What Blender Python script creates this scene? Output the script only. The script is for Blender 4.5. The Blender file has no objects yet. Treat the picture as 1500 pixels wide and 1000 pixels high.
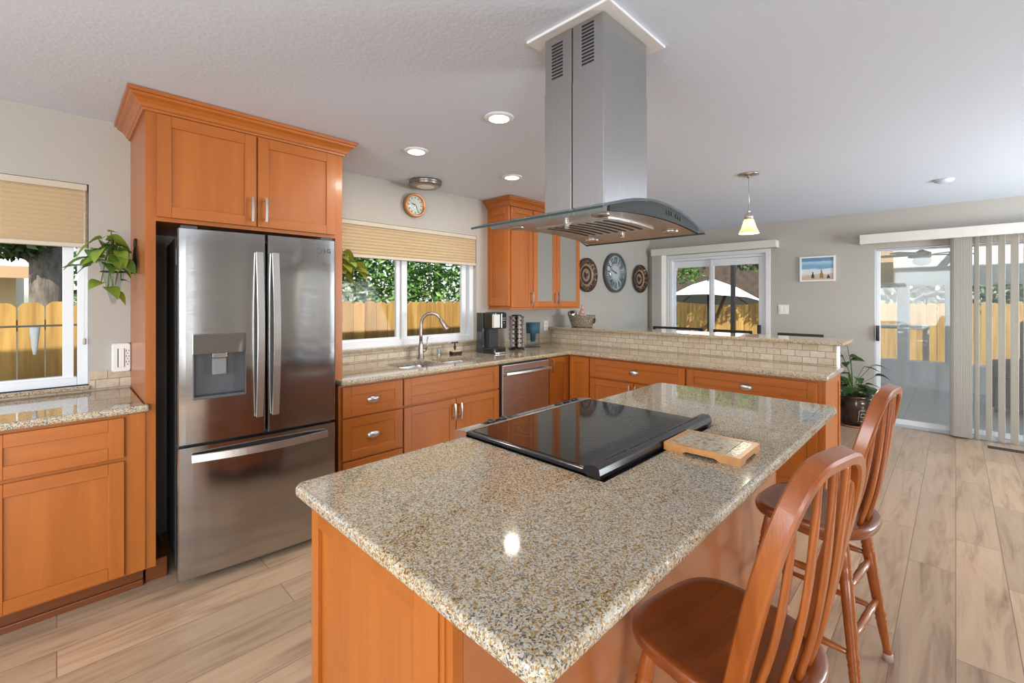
import bpy, bmesh, math, random
from mathutils import Vector, Matrix

scene = bpy.context.scene
COL = scene.collection
PI = math.pi
R = math.radians

# ------------------------------------------------------------------ camera
cam_d = bpy.data.cameras.new('camera')
cam_d.sensor_width = 36.0
cam_d.lens = 36.0 * 658.4 / 1500.0
cam_d.shift_y = -(500.0 - 439.5) / 1500.0
cam_d.clip_start = 0.02
cam = bpy.data.objects.new('camera', cam_d)
COL.objects.link(cam)
cam.location = (0.0, 0.0, 1.42)
cam.rotation_euler = (R(90), 0, R(44.63 - 90))
scene.camera = cam

# ------------------------------------------------------------------ exposure, sky, sun, fill lamps
vs = scene.view_settings
scene.display_settings.display_device = 'sRGB'
vs.view_transform = 'Standard'
vs.look = 'None'
vs.gamma = 1.0
vs.use_curve_mapping = False
vs.exposure = 0.50
scene.cycles.use_denoising = True
scene.cycles.max_bounces = 10
scene.cycles.diffuse_bounces = 5
scene.cycles.glossy_bounces = 5
scene.cycles.transmission_bounces = 8
scene.cycles.transparent_max_bounces = 16
scene.cycles.sample_clamp_indirect = 6.0
scene.cycles.caustics_reflective = False
scene.cycles.caustics_refractive = False

world = bpy.data.worlds.new('sky')
scene.world = world
world.use_nodes = True
wn = world.node_tree
bg = wn.nodes['Background']
sky = wn.nodes.new('ShaderNodeTexSky')
sky.sky_type = 'NISHITA'
sky.sun_disc = False
sky.sun_elevation = R(48)
sky.sun_rotation = R(215)
sky.air_density = 1.0
sky.dust_density = 1.5
wn.links.new(sky.outputs[0], bg.inputs[0])
bg.inputs[1].default_value = 0.28

sun_d = bpy.data.lights.new('sun', 'SUN')
sun_d.energy = 6.2
sun_d.angle = R(0.6)
sun_d.color = (1.0, 0.95, 0.86)
sun = bpy.data.objects.new('sun', sun_d)
COL.objects.link(sun)
sun.rotation_euler = Vector((0.60, 0.55, -0.80)).to_track_quat('-Z', 'Y').to_euler()


def area(name, loc, direction, sx, sy, watts, color=(1, 1, 1), shape='RECTANGLE', spread=180):
    d = bpy.data.lights.new(name, 'AREA')
    d.shape = shape
    d.size = sx
    d.size_y = sy
    d.energy = watts
    d.color = color
    d.spread = R(spread)
    o = bpy.data.objects.new(name, d)
    COL.objects.link(o)
    o.location = loc
    o.rotation_euler = Vector(direction).to_track_quat('-Z', 'Y').to_euler()
    return o


# added fill lamps standing in for daylight at unseen window openings of the room
area('daylight_fill_near', (-2.62, 0.9, 1.45), (1, 0.12, -0.40), 2.2, 1.5, 76, (0.88, 0.95, 1.0))
area('daylight_fill_right', (-1.58, -3.22, 1.35), (0.25, 1, 0.25), 1.6, 1.9, 102, (0.88, 0.95, 1.0))
area('daylight_fill_living', (5.0, -3.20, 1.30), (-0.1, 0.8, 0.75), 1.4, 1.6, 165, (0.88, 0.95, 1.0))

# ------------------------------------------------------------------ materials
MATS = {}


def new_mat(name):
    m = bpy.data.materials.new(name)
    m.use_nodes = True
    nt = m.node_tree
    b = nt.nodes['Principled BSDF']
    MATS[name] = m
    return m, nt, b


def N(nt, t, **kw):
    n = nt.nodes.new(t)
    for k, v in kw.items():
        if k.startswith('i_'):
            n.inputs[k[2:].replace('_', ' ')].default_value = v
        else:
            setattr(n, k, v)
    return n


def plain(name, col, rough=0.5, metal=0.0, coat=0.0, spec=0.5, emit=None, estr=0.0, bump=0.0, bscale=60):
    m, nt, b = new_mat(name)
    b.inputs['Base Color'].default_value = (*col, 1)
    b.inputs['Roughness'].default_value = rough
    b.inputs['Metallic'].default_value = metal
    b.inputs['Coat Weight'].default_value = coat
    b.inputs['Coat Roughness'].default_value = 0.12
    b.inputs['Specular IOR Level'].default_value = spec
    if emit:
        b.inputs['Emission Color'].default_value = (*emit, 1)
        b.inputs['Emission Strength'].default_value = estr
    # every surface keeps a faint procedural mottling
    tc = N(nt, 'ShaderNodeTexCoord')
    no = N(nt, 'ShaderNodeTexNoise')
    no.inputs['Scale'].default_value = bscale
    no.inputs['Detail'].default_value = 3
    nt.links.new(tc.outputs['Object'], no.inputs['Vector'])
    mr = N(nt, 'ShaderNodeMapRange')
    mr.inputs['To Min'].default_value = max(0.0, rough - 0.04)
    mr.inputs['To Max'].default_value = min(1.0, rough + 0.04)
    nt.links.new(no.outputs['Fac'], mr.inputs['Value'])
    nt.links.new(mr.outputs['Result'], b.inputs['Roughness'])
    if bump:
        bp = N(nt, 'ShaderNodeBump')
        bp.inputs['Strength'].default_value = bump
        bp.inputs['Distance'].default_value = 0.01
        nt.links.new(no.outputs['Fac'], bp.inputs['Height'])
        nt.links.new(bp.outputs['Normal'], b.inputs['Normal'])
    return m


def ramp(nt, stops, interp='LINEAR'):
    r = N(nt, 'ShaderNodeValToRGB')
    cr = r.color_ramp
    cr.interpolation = interp
    while len(cr.elements) > 1:
        cr.elements.remove(cr.elements[-1])
    cr.elements[0].position = stops[0][0]
    cr.elements[0].color = (*stops[0][1], 1)
    for p, c in stops[1:]:
        e = cr.elements.new(p)
        e.color = (*c, 1)
    return r


def wood(name, c1, c2, axis='Z', scale=14, rough=0.37, coat=0.22, stretch=0.07, contrast=(0.3, 0.72)):
    m, nt, b = new_mat(name)
    tc = N(nt, 'ShaderNodeTexCoord')
    mp = N(nt, 'ShaderNodeMapping')
    s = [1.0, 1.0, 1.0]
    s['XYZ'.index(axis)] = stretch
    mp.inputs['Scale'].default_value = s
    nt.links.new(tc.outputs['Object'], mp.inputs['Vector'])
    gi = N(nt, 'ShaderNodeNewGeometry')
    n1 = N(nt, 'ShaderNodeTexNoise')
    n1.noise_dimensions = '4D'
    nt.links.new(gi.outputs['Random Per Island'], n1.inputs['W'])
    n1.inputs['Scale'].default_value = scale
    n1.inputs['Detail'].default_value = 6
    n1.inputs['Roughness'].default_value = 0.62
    n1.inputs['Distortion'].default_value = 0.8
    nt.links.new(mp.outputs[0], n1.inputs['Vector'])
    n2 = N(nt, 'ShaderNodeTexNoise')
    n2.inputs['Scale'].default_value = scale * 9
    n2.inputs['Detail'].default_value = 3
    nt.links.new(mp.outputs[0], n2.inputs['Vector'])
    mx = N(nt, 'ShaderNodeMath', operation='MULTIPLY_ADD')
    mx.inputs[1].default_value = 0.25
    nt.links.new(n2.outputs['Fac'], mx.inputs[0])
    nt.links.new(n1.outputs['Fac'], mx.inputs[2])
    r = ramp(nt, [(contrast[0] + 0.1, c1), (contrast[1] + 0.12, c2)])
    nt.links.new(mx.outputs[0], r.inputs['Fac'])
    tn = ramp(nt, [(0.0, (0.88, 0.86, 0.84)), (1.0, (1.10, 1.10, 1.10))])
    nt.links.new(gi.outputs['Random Per Island'], tn.inputs['Fac'])
    mu = N(nt, 'ShaderNodeMixRGB', blend_type='MULTIPLY')
    mu.inputs['Fac'].default_value = 1.0
    nt.links.new(r.outputs['Color'], mu.inputs[1])
    nt.links.new(tn.outputs['Color'], mu.inputs[2])
    nt.links.new(mu.outputs[0], b.inputs['Base Color'])
    b.inputs['Roughness'].default_value = rough
    b.inputs['Coat Weight'].default_value = coat
    b.inputs['Coat Roughness'].default_value = 0.15
    bp = N(nt, 'ShaderNodeBump')
    bp.inputs['Strength'].default_value = 0.05
    bp.inputs['Distance'].default_value = 0.004
    nt.links.new(n2.outputs['Fac'], bp.inputs['Height'])
    nt.links.new(bp.outputs['Normal'], b.inputs['Normal'])
    return m


CAB1, CAB2 = (0.43, 0.130, 0.018), (0.34, 0.090, 0.010)
WV = wood('maple_vertical', CAB1, CAB2, 'Z')
WX = wood('maple_horizontal', CAB1, CAB2, 'X')
WXG = wood('maple_gloss_panel', (0.43, 0.150, 0.045), (0.36, 0.115, 0.03), 'X', rough=0.4, coat=1.0)
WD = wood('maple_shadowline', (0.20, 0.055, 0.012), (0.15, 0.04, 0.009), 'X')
OAK1, OAK2 = (0.38, 0.105, 0.016), (0.22, 0.050, 0.007)
OV = wood('oak_stool', OAK1, OAK2, 'Z', scale=22, rough=0.3, coat=0.35)
OX = wood('oak_seat', (0.25, 0.062, 0.011), (0.13, 0.028, 0.005), 'X', scale=20, rough=0.3, coat=0.5)


def granite():
    m, nt, b = new_mat('granite')
    tc = N(nt, 'ShaderNodeTexCoord')
    nd = N(nt, 'ShaderNodeTexNoise')
    nd.inputs['Scale'].default_value = 90
    nd.inputs['Detail'].default_value = 2
    nt.links.new(tc.outputs['Object'], nd.inputs['Vector'])
    add = N(nt, 'ShaderNodeMixRGB', blend_type='ADD')
    add.inputs['Fac'].default_value = 0.014
    nt.links.new(tc.outputs['Object'], add.inputs[1])
    nt.links.new(nd.outputs['Color'], add.inputs[2])
    vo = N(nt, 'ShaderNodeTexVoronoi')
    vo.inputs['Scale'].default_value = 320
    nt.links.new(add.outputs[0], vo.inputs['Vector'])
    sep = N(nt, 'ShaderNodeSeparateColor')
    nt.links.new(vo.outputs['Color'], sep.inputs[0])
    # broad drifts of gold
    big = N(nt, 'ShaderNodeTexNoise')
    big.inputs['Scale'].default_value = 3.2
    big.inputs['Detail'].default_value = 4
    big.inputs['Distortion'].default_value = 1.2
    nt.links.new(tc.outputs['Object'], big.inputs['Vector'])
    mid = N(nt, 'ShaderNodeTexNoise')
    mid.inputs['Scale'].default_value = 60
    mid.inputs['Detail'].default_value = 3
    nt.links.new(tc.outputs['Object'], mid.inputs['Vector'])
    s1 = N(nt, 'ShaderNodeMath', operation='MULTIPLY_ADD')
    s1.inputs[1].default_value = 0.55
    nt.links.new(mid.outputs['Fac'], s1.inputs[0])
    nt.links.new(sep.outputs[0], s1.inputs[2])
    s2 = N(nt, 'ShaderNodeMath', operation='MULTIPLY_ADD')
    s2.inputs[1].default_value = 1.15
    nt.links.new(big.outputs['Fac'], s2.inputs[0])
    nt.links.new(s1.outputs[0], s2.inputs[2])
    s3 = N(nt, 'ShaderNodeMath', operation='MULTIPLY_ADD')
    s3.inputs[1].default_value = 0.55
    s3.inputs[2].default_value = -0.105
    nt.links.new(s2.outputs[0], s3.inputs[0])
    r = ramp(nt, [(0.34, (0.09, 0.08, 0.07)), (0.40, (0.19, 0.175, 0.155)), (0.46, (0.35, 0.33, 0.29)), (0.54, (0.52, 0.475, 0.39)),
                  (0.64, (0.56, 0.50, 0.40)), (0.72, (0.47, 0.35, 0.19)), (0.80, (0.36, 0.215, 0.07)), (0.88, (0.25, 0.13, 0.035)), (0.95, (0.14, 0.075, 0.025))])
    nt.links.new(s3.outputs[0], r.inputs['Fac'])
    nt.links.new(r.outputs['Color'], b.inputs['Base Color'])
    b.inputs['Roughness'].default_value = 0.06
    b.inputs['Specular IOR Level'].default_value = 0.5
    b.inputs['Coat Weight'].default_value = 0.3
    b.inputs['Coat Roughness'].default_value = 0.03
    return m


GR = granite()


def steel(name, col, rough, axis='Z', warp=0.0, fine=0.02):
    m, nt, b = new_mat(name)
    tc = N(nt, 'ShaderNodeTexCoord')
    mp = N(nt, 'ShaderNodeMapping')
    s = [420.0, 420.0, 420.0]
    s['XYZ'.index(axis)] = 4.0
    mp.inputs['Scale'].default_value = s
    nt.links.new(tc.outputs['Object'], mp.inputs['Vector'])
    no = N(nt, 'ShaderNodeTexNoise')
    no.inputs['Scale'].default_value = 1.0
    no.inputs['Detail'].default_value = 2
    nt.links.new(mp.outputs[0], no.inputs['Vector'])
    mr = N(nt, 'ShaderNodeMapRange')
    mr.inputs['To Min'].default_value = rough - 0.05
    mr.inputs['To Max'].default_value = rough + 0.07
    nt.links.new(no.outputs['Fac'], mr.inputs['Value'])
    nt.links.new(mr.outputs[0], b.inputs['Roughness'])
    b.inputs['Base Color'].default_value = (*col, 1)
    b.inputs['Metallic'].default_value = 1.0
    b.inputs['Anisotropic'].default_value = 0.6
    bp = N(nt, 'ShaderNodeBump')
    bp.inputs['Strength'].default_value = fine
    bp.inputs['Distance'].default_value = 0.001
    nt.links.new(no.outputs['Fac'], bp.inputs['Height'])
    if warp:
        n2 = N(nt, 'ShaderNodeTexNoise')
        n2.inputs['Scale'].default_value = 2.4
        n2.inputs['Detail'].default_value = 0
        m2 = N(nt, 'ShaderNodeMapping')
        m2.inputs['Scale'].default_value = (2.6, 2.6, 0.55)
        nt.links.new(tc.outputs['Object'], m2.inputs['Vector'])
        nt.links.new(m2.outputs[0], n2.inputs['Vector'])
        b2 = N(nt, 'ShaderNodeBump')
        b2.inputs['Strength'].default_value = warp
        b2.inputs['Distance'].default_value = 0.02
        nt.links.new(n2.outputs['Fac'], b2.inputs['Height'])
        nt.links.new(bp.outputs['Normal'], b2.inputs['Normal'])
        nt.links.new(b2.outputs['Normal'], b.inputs['Normal'])
    else:
        nt.links.new(bp.outputs['Normal'], b.inputs['Normal'])
    return m


ST = steel('stainless', (0.60, 0.59, 0.58), 0.24, 'X', 0.0, 0.003)
STV = steel('stainless_hood', (0.50, 0.495, 0.49), 0.24, 'Z', 0.10, 0.0)
STF = steel('stainless_fridge', (0.42, 0.42, 0.425), 0.13, 'X', 0.42, 0.004)
NICKEL = plain('satin_nickel', (0.62, 0.60, 0.57), 0.3, 1.0)
BRONZE = plain('brushed_bronze_nickel', (0.42, 0.36, 0.32), 0.3, 1.0)
CHROME = plain('chrome', (0.75, 0.75, 0.76), 0.12, 1.0)
BLACKGLASS = plain('black_glass', (0.006, 0.006, 0.007), 0.05, 0, 0.4, 0.6)
BLACK = plain('black_gloss', (0.012, 0.012, 0.014), 0.22, 0, 0.2)
BLACKM = plain('black_matte', (0.018, 0.017, 0.017), 0.5)
DARKGREY = plain('dark_grey_panel', (0.085, 0.085, 0.09), 0.35)
FRIDGESIDE = plain('grey_side_panel', (0.055, 0.056, 0.06), 0.45)
GREYP = plain('grey_plastic', (0.075, 0.076, 0.08), 0.42)
WHITE = plain('white_vinyl', (0.78, 0.80, 0.83), 0.38)
WHITEP = plain('white_plastic', (0.80, 0.79, 0.77), 0.4)
TRIMW = plain('white_trim_paint', (0.78, 0.78, 0.78), 0.4)
VANE = plain('vinyl_vane', (0.70, 0.67, 0.61), 0.5)
CREAMPAPER = plain('cream_dial', (0.72, 0.71, 0.62), 0.5)
GREYDIAL = plain('grey_dial', (0.60, 0.61, 0.61), 0.5)
IRON = plain('wrought_iron', (0.045, 0.028, 0.018), 0.5, 0.6)
LAMPE = plain('lamp_diffuser', (1, 1, 1), 0.5, emit=(1.0, 0.93, 0.82), estr=9.0)
LAMPW = plain('lamp_diffuser_off', (0.80, 0.78, 0.74), 0.4)
GRILLE_DARK = plain('slot_black', (0.01, 0.01, 0.01), 0.7)
BROWNMETAL = plain('brown_register', (0.10, 0.065, 0.04), 0.5, 0.3)
TERRACOTTA = plain('terracotta_saucer', (0.40, 0.17, 0.09), 0.6)
BLUEPLASTIC = plain('blue_plastic', (0.02, 0.14, 0.24), 0.3)
STEM = plain('green_stem', (0.10, 0.16, 0.03), 0.5)
SOIL = plain('potting_soil', (0.035, 0.022, 0.014), 0.9, bump=0.6, bscale=120)
SPONGE = plain('tan_sponge', (0.62, 0.42, 0.26), 0.9, bump=0.4, bscale=200)
WALLM = plain('warm_grey_wall', (0.450, 0.420, 0.375), 0.75, bump=0.10, bscale=95)
CEILM = plain('white_ceiling', (0.665, 0.73, 0.84), 0.85, bump=0.13, bscale=60)
HOUSE = plain('beige_stucco', (0.66, 0.52, 0.34), 0.8, bump=0.2)
CONCRETE = plain('concrete', (0.42, 0.39, 0.35), 0.85, bump=0.2, bscale=30)
SUNWALL = plain('sunroom_paint', (0.66, 0.68, 0.68), 0.6)
TANCLOTH = plain('tan_cloth', (0.52, 0.36, 0.19), 0.8)
CANVAS = plain('white_canvas', (0.85, 0.85, 0.86), 0.8)
DARKWICKER = plain('dark_wicker', (0.05, 0.04, 0.035), 0.6, bump=0.5, bscale=90)


def glass_thin(name, tint=(1, 1, 1), refl=0.9, base=0.04, extra_diffuse=None, dif=0.0):
    m = bpy.data.materials.new(name)
    m.use_nodes = True
    nt = m.node_tree
    for n in list(nt.nodes):
        nt.nodes.remove(n)
    out = N(nt, 'ShaderNodeOutputMaterial')
    tr = N(nt, 'ShaderNodeBsdfTransparent')
    tr.inputs['Color'].default_value = (*tint, 1)
    gl = N(nt, 'ShaderNodeBsdfGlossy')
    gl.inputs['Roughness'].default_value = 0.02
    lw = N(nt, 'ShaderNodeLayerWeight')
    lw.inputs['Blend'].default_value = 0.5
    pw = N(nt, 'ShaderNodeMath', operation='POWER')
    pw.inputs[1].default_value = 5.0
    nt.links.new(lw.outputs['Facing'], pw.inputs[0])
    ma = N(nt, 'ShaderNodeMath', operation='MULTIPLY_ADD')
    ma.inputs[1].default_value = refl
    ma.inputs[2].default_value = base
    nt.links.new(pw.outputs[0], ma.inputs[0])
    mx = N(nt, 'ShaderNodeMixShader')
    nt.links.new(ma.outputs[0], mx.inputs[0])
    nt.links.new(tr.outputs[0], mx.inputs[1])
    nt.links.new(gl.outputs[0], mx.inputs[2])
    last = mx
    if extra_diffuse:
        df = N(nt, 'ShaderNodeBsdfDiffuse')
        df.inputs['Color'].default_value = (*extra_diffuse, 1)
        m2 = N(nt, 'ShaderNodeMixShader')
        m2.inputs[0].default_value = dif
        nt.links.new(mx.outputs[0], m2.inputs[1])
        nt.links.new(df.outputs[0], m2.inputs[2])
        last = m2
    nt.links.new(last.outputs[0], out.inputs[0])
    MATS[name] = m
    return m


PANE = glass_thin('window_glass', (0.97, 0.98, 0.97), 0.35, 0.003)
GLASS = glass_thin('clear_glass', (0.90, 0.94, 0.94), 0.8, 0.05)
HOODGLASS = glass_thin('hood_glass', (0.80, 0.84, 0.85), 0.8, 0.07)
FROST = glass_thin('frosted_glass', (0.75, 0.77, 0.74), 0.5, 0.05, (0.34, 0.33, 0.30), 0.78)
SUNROOMPANE = glass_thin('sunroom_glass', (0.93, 0.95, 0.95), 0.5, 0.03, (0.75, 0.78, 0.78), 0.08)  # glass with a faint whitish diffuse mixed in
GLASSEDGE = plain('dark_glass_edge', (0.03, 0.05, 0.05), 0.15)
HOODPANEL = plain('hood_control_panel', (0.030, 0.032, 0.032), 0.55, spec=0.25)


def floor_mat():
    m, nt, b = new_mat('oak_plank_floor')
    tc = N(nt, 'ShaderNodeTexCoord')
    br = N(nt, 'ShaderNodeTexBrick')
    br.offset = 0.37
    br.inputs['Scale'].default_value = 1.0
    br.inputs['Mortar Size'].default_value = 0.0022
    br.inputs['Mortar Smooth'].default_value = 0.6
    br.inputs['Brick Width'].default_value = 1.25
    br.inputs['Row Height'].default_value = 0.185
    br.inputs['Color1'].default_value = (0.0, 0.0, 0.0, 1)
    br.inputs['Color2'].default_value = (1, 1, 1, 1)
    br.inputs['Mortar'].default_value = (0.5, 0.5, 0.5, 1)
    nt.links.new(tc.outputs['Object'], br.inputs['Vector'])
    # per plank shift of the grain
    sh = N(nt, 'ShaderNodeMixRGB', blend_type='ADD')
    sh.inputs['Fac'].default_value = 1.0
    ml = N(nt, 'ShaderNodeMixRGB', blend_type='MULTIPLY')
    ml.inputs['Fac'].default_value = 1.0
    ml.inputs[2].default_value = (7.3, 3.1, 5.7, 1)
    nt.links.new(br.outputs['Color'], ml.inputs[1])
    nt.links.new(tc.outputs['Object'], sh.inputs[1])
    nt.links.new(ml.outputs[0], sh.inputs[2])
    mp = N(nt, 'ShaderNodeMapping')
    mp.inputs['Scale'].default_value = (1.1, 11.0, 1.0)
    nt.links.new(sh.outputs[0], mp.inputs['Vector'])
    n1 = N(nt, 'ShaderNodeTexNoise')
    n1.inputs['Scale'].default_value = 1.6
    n1.inputs['Detail'].default_value = 8
    n1.inputs['Roughness'].default_value = 0.62
    n1.inputs['Distortion'].default_value = 0.6
    nt.links.new(mp.outputs[0], n1.inputs['Vector'])
    r = ramp(nt, [(0.26, (0.22, 0.135, 0.085)), (0.37, (0.38, 0.25, 0.155)), (0.49, (0.50, 0.345, 0.222)), (0.72, (0.57, 0.41, 0.275))])
    nt.links.new(n1.outputs['Fac'], r.inputs['Fac'])
    tone = ramp(nt, [(0.0, (0.80, 0.80, 0.80)), (1.0, (1.08, 1.05, 1.02))])
    nt.links.new(br.outputs['Color'], tone.inputs['Fac'])
    m1 = N(nt, 'ShaderNodeMixRGB', blend_type='MULTIPLY')
    m1.inputs['Fac'].default_value = 1.0
    nt.links.new(r.outputs['Color'], m1.inputs[1])
    nt.links.new(tone.outputs['Color'], m1.inputs[2])
    m2 = N(nt, 'ShaderNodeMixRGB', blend_type='MIX')
    nt.links.new(br.outputs['Fac'], m2.inputs['Fac'])
    nt.links.new(m1.outputs[0], m2.inputs[1])
    m2.inputs[2].default_value = (0.17, 0.11, 0.07, 1)
    nt.links.new(m2.outputs[0], b.inputs['Base Color'])
    b.inputs['Roughness'].default_value = 0.30
    b.inputs['Specular IOR Level'].default_value = 0.5
    bp = N(nt, 'ShaderNodeBump')
    bp.inputs['Strength'].default_value = 0.12
    bp.inputs['Distance'].default_value = 0.004
    nt.links.new(n1.outputs['Fac'], bp.inputs['Height'])
    nt.links.new(bp.outputs['Normal'], b.inputs['Normal'])
    return m


FLOORM = floor_mat()


def brick_mat(name, c1, c2, mortar, bw, rh, axis, ms=0.0025, rough=0.5, mott=0.5):
    """bricks on a vertical face; axis = the horizontal world axis the rows run along"""
    m, nt, b = new_mat(name)
    tc = N(nt, 'ShaderNodeTexCoord')
    sp = N(nt, 'ShaderNodeSeparateXYZ')
    nt.links.new(tc.outputs['Object'], sp.inputs[0])
    cb = N(nt, 'ShaderNodeCombineXYZ')
    nt.links.new(sp.outputs['XYZ'.index(axis[0])], cb.inputs[0])
    nt.links.new(sp.outputs['XYZ'.index(axis[1])], cb.inputs[1])
    br = N(nt, 'ShaderNodeTexBrick')
    br.inputs['Scale'].default_value = 1
    br.inputs['Mortar Size'].default_value = ms
    br.inputs['Mortar Smooth'].default_value = 0.3
    br.inputs['Brick Width'].default_value = bw
    br.inputs['Row Height'].default_value = rh
    br.inputs['Color1'].default_value = (*c1, 1)
    br.inputs['Color2'].default_value = (*c2, 1)
    br.inputs['Mortar'].default_value = (*mortar, 1)
    nt.links.new(cb.outputs[0], br.inputs['Vector'])
    no = N(nt, 'ShaderNodeTexNoise')
    no.inputs['Scale'].default_value = 38
    no.inputs['Detail'].default_value = 5
    nt.links.new(tc.outputs['Object'], no.inputs['Vector'])
    rr = ramp(nt, [(0.3, (1 - mott * 0.35,) * 3), (0.7, (1.0 + 0.1 * mott,) * 3)])
    nt.links.new(no.outputs['Fac'], rr.inputs['Fac'])
    mu = N(nt, 'ShaderNodeMixRGB', blend_type='MULTIPLY')
    mu.inputs['Fac'].default_value = 1
    nt.links.new(br.outputs['Color'], mu.inputs[1])
    nt.links.new(rr.outputs['Color'], mu.inputs[2])
    nt.links.new(mu.outputs[0], b.inputs['Base Color'])
    b.inputs['Roughness'].default_value = rough
    bp = N(nt, 'ShaderNodeBump')
    bp.invert = True
    bp.inputs['Strength'].default_value = 0.35
    bp.inputs['Distance'].default_value = 0.004
    nt.links.new(br.outputs['Fac'], bp.inputs['Height'])
    nt.links.new(bp.outputs['Normal'], b.inputs['Normal'])
    return m


TILEX = brick_mat('travertine_tile_x', (0.62, 0.53, 0.41), (0.53, 0.42, 0.29), (0.30, 0.23, 0.15), 0.102, 0.0512, 'XZ')
TILEY = brick_mat('travertine_tile_y', (0.66, 0.58, 0.46), (0.55, 0.44, 0.31), (0.28, 0.21, 0.14), 0.102, 0.0512, 'YZ')
FLOORTILE = brick_mat('grey_floor_tile', (0.50, 0.48, 0.41), (0.45, 0.43, 0.37), (0.30, 0.29, 0.26), 0.45, 0.45, 'XY', 0.004, 0.5)


def fence_mat():
    m, nt, b = new_mat('cedar_picket')
    tc = N(nt, 'ShaderNodeTexCoord')
    mp = N(nt, 'ShaderNodeMapping')
    mp.inputs['Scale'].default_value = (10, 10, 0.7)
    nt.links.new(tc.outputs['Object'], mp.inputs['Vector'])
    gi = N(nt, 'ShaderNodeNewGeometry')
    no = N(nt, 'ShaderNodeTexNoise')
    no.noise_dimensions = '4D'
    no.inputs['Scale'].default_value = 2.0
    no.inputs['Detail'].default_value = 5
    nt.links.new(mp.outputs[0], no.inputs['Vector'])
    nt.links.new(gi.outputs['Random Per Island'], no.inputs['W'])
    r = ramp(nt, [(0.3, (0.36, 0.185, 0.045)), (0.55, (0.56, 0.335, 0.095)), (0.75, (0.66, 0.44, 0.15))])
    nt.links.new(no.outputs['Fac'], r.inputs['Fac'])
    t = ramp(nt, [(0.0, (0.64, 0.62, 0.58)), (1.0, (0.90, 0.87, 0.80))])
    nt.links.new(gi.outputs['Random Per Island'], t.inputs['Fac'])
    mu = N(nt, 'ShaderNodeMixRGB', blend_type='MULTIPLY')
    mu.inputs['Fac'].default_value = 1
    nt.links.new(r.outputs['Color'], mu.inputs[1])
    nt.links.new(t.outputs['Color'], mu.inputs[2])
    nt.links.new(mu.outputs[0], b.inputs['Base Color'])
    b.inputs['Roughness'].default_value = 0.8
    return m


FENCE = fence_mat()


def leaf_mat(name, stops, rough=0.4, trans=0.25):
    m, nt, b = new_mat(name)
    gi = N(nt, 'ShaderNodeNewGeometry')
    r = ramp(nt, stops)
    nt.links.new(gi.outputs['Random Per Island'], r.inputs['Fac'])
    nt.links.new(r.outputs['Color'], b.inputs['Base Color'])
    b.inputs['Roughness'].default_value = rough
    tl = N(nt, 'ShaderNodeBsdfTranslucent')
    nt.links.new(r.outputs['Color'], tl.inputs['Color'])
    mx = N(nt, 'ShaderNodeMixShader')
    mx.inputs[0].default_value = trans
    nt.links.new(b.outputs[0], mx.inputs[1])
    nt.links.new(tl.outputs[0], mx.inputs[2])
    nt.links.new(mx.outputs[0], nt.nodes['Material Output'].inputs[0])
    return m


LEAFT = leaf_mat('tree_leaf', [(0, (0.03, 0.09, 0.015)), (0.5, (0.09, 0.22, 0.035)), (1, (0.22, 0.36, 0.09))])
LEAFD = leaf_mat('dark_tree_leaf', [(0, (0.02, 0.05, 0.015)), (0.6, (0.05, 0.12, 0.03)), (1, (0.13, 0.22, 0.07))])
LEAFG = leaf_mat('silvery_leaf', [(0, (0.10, 0.13, 0.06)), (0.6, (0.30, 0.30, 0.22)), (1, (0.55, 0.50, 0.45))])
LEAFP = leaf_mat('pothos_leaf', [(0, (0.08, 0.20, 0.015)), (0.5, (0.22, 0.38, 0.04)), (1, (0.50, 0.54, 0.14))], 0.35, 0.3)
LEAFY = leaf_mat('yellow_green_leaf', [(0, (0.16, 0.20, 0.015)), (1, (0.34, 0.34, 0.04))], 0.35, 0.35)
LEAFDK = leaf_mat('deep_green_leaf', [(0, (0.010, 0.035, 0.008)), (1, (0.05, 0.12, 0.02))], 0.35, 0.15)
BARK = wood('tree_bark', (0.20, 0.17, 0.14), (0.05, 0.04, 0.03), 'Z', scale=18, rough=0.9, coat=0, stretch=0.25)
BARKR = wood('red_bark', (0.36, 0.19, 0.10), (0.16, 0.08, 0.04), 'Z', scale=14, rough=0.9, coat=0, stretch=0.2)


def pleat_mat():
    m, nt, b = new_mat('honeycomb_fabric')
    b.inputs['Base Color'].default_value = (0.72, 0.58, 0.38, 1)
    b.inputs['Roughness'].default_value = 0.85
    no = N(nt, 'ShaderNodeTexNoise')
    no.inputs['Scale'].default_value = 400
    bp = N(nt, 'ShaderNodeBump')
    bp.inputs['Strength'].default_value = 0.0
    nt.links.new(no.outputs['Fac'], bp.inputs['Height'])
    nt.links.new(bp.outputs['Normal'], b.inputs['Normal'])
    tl = N(nt, 'ShaderNodeBsdfTranslucent')
    tl.inputs['Color'].default_value = (0.86, 0.70, 0.45, 1)
    mx = N(nt, 'ShaderNodeMixShader')
    mx.inputs[0].default_value = 0.35
    nt.links.new(b.outputs[0], mx.inputs[1])
    nt.links.new(tl.outputs[0], mx.inputs[2])
    nt.links.new(mx.outputs[0], nt.nodes['Material Output'].inputs[0])
    return m


PLEAT = pleat_mat()


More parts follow.
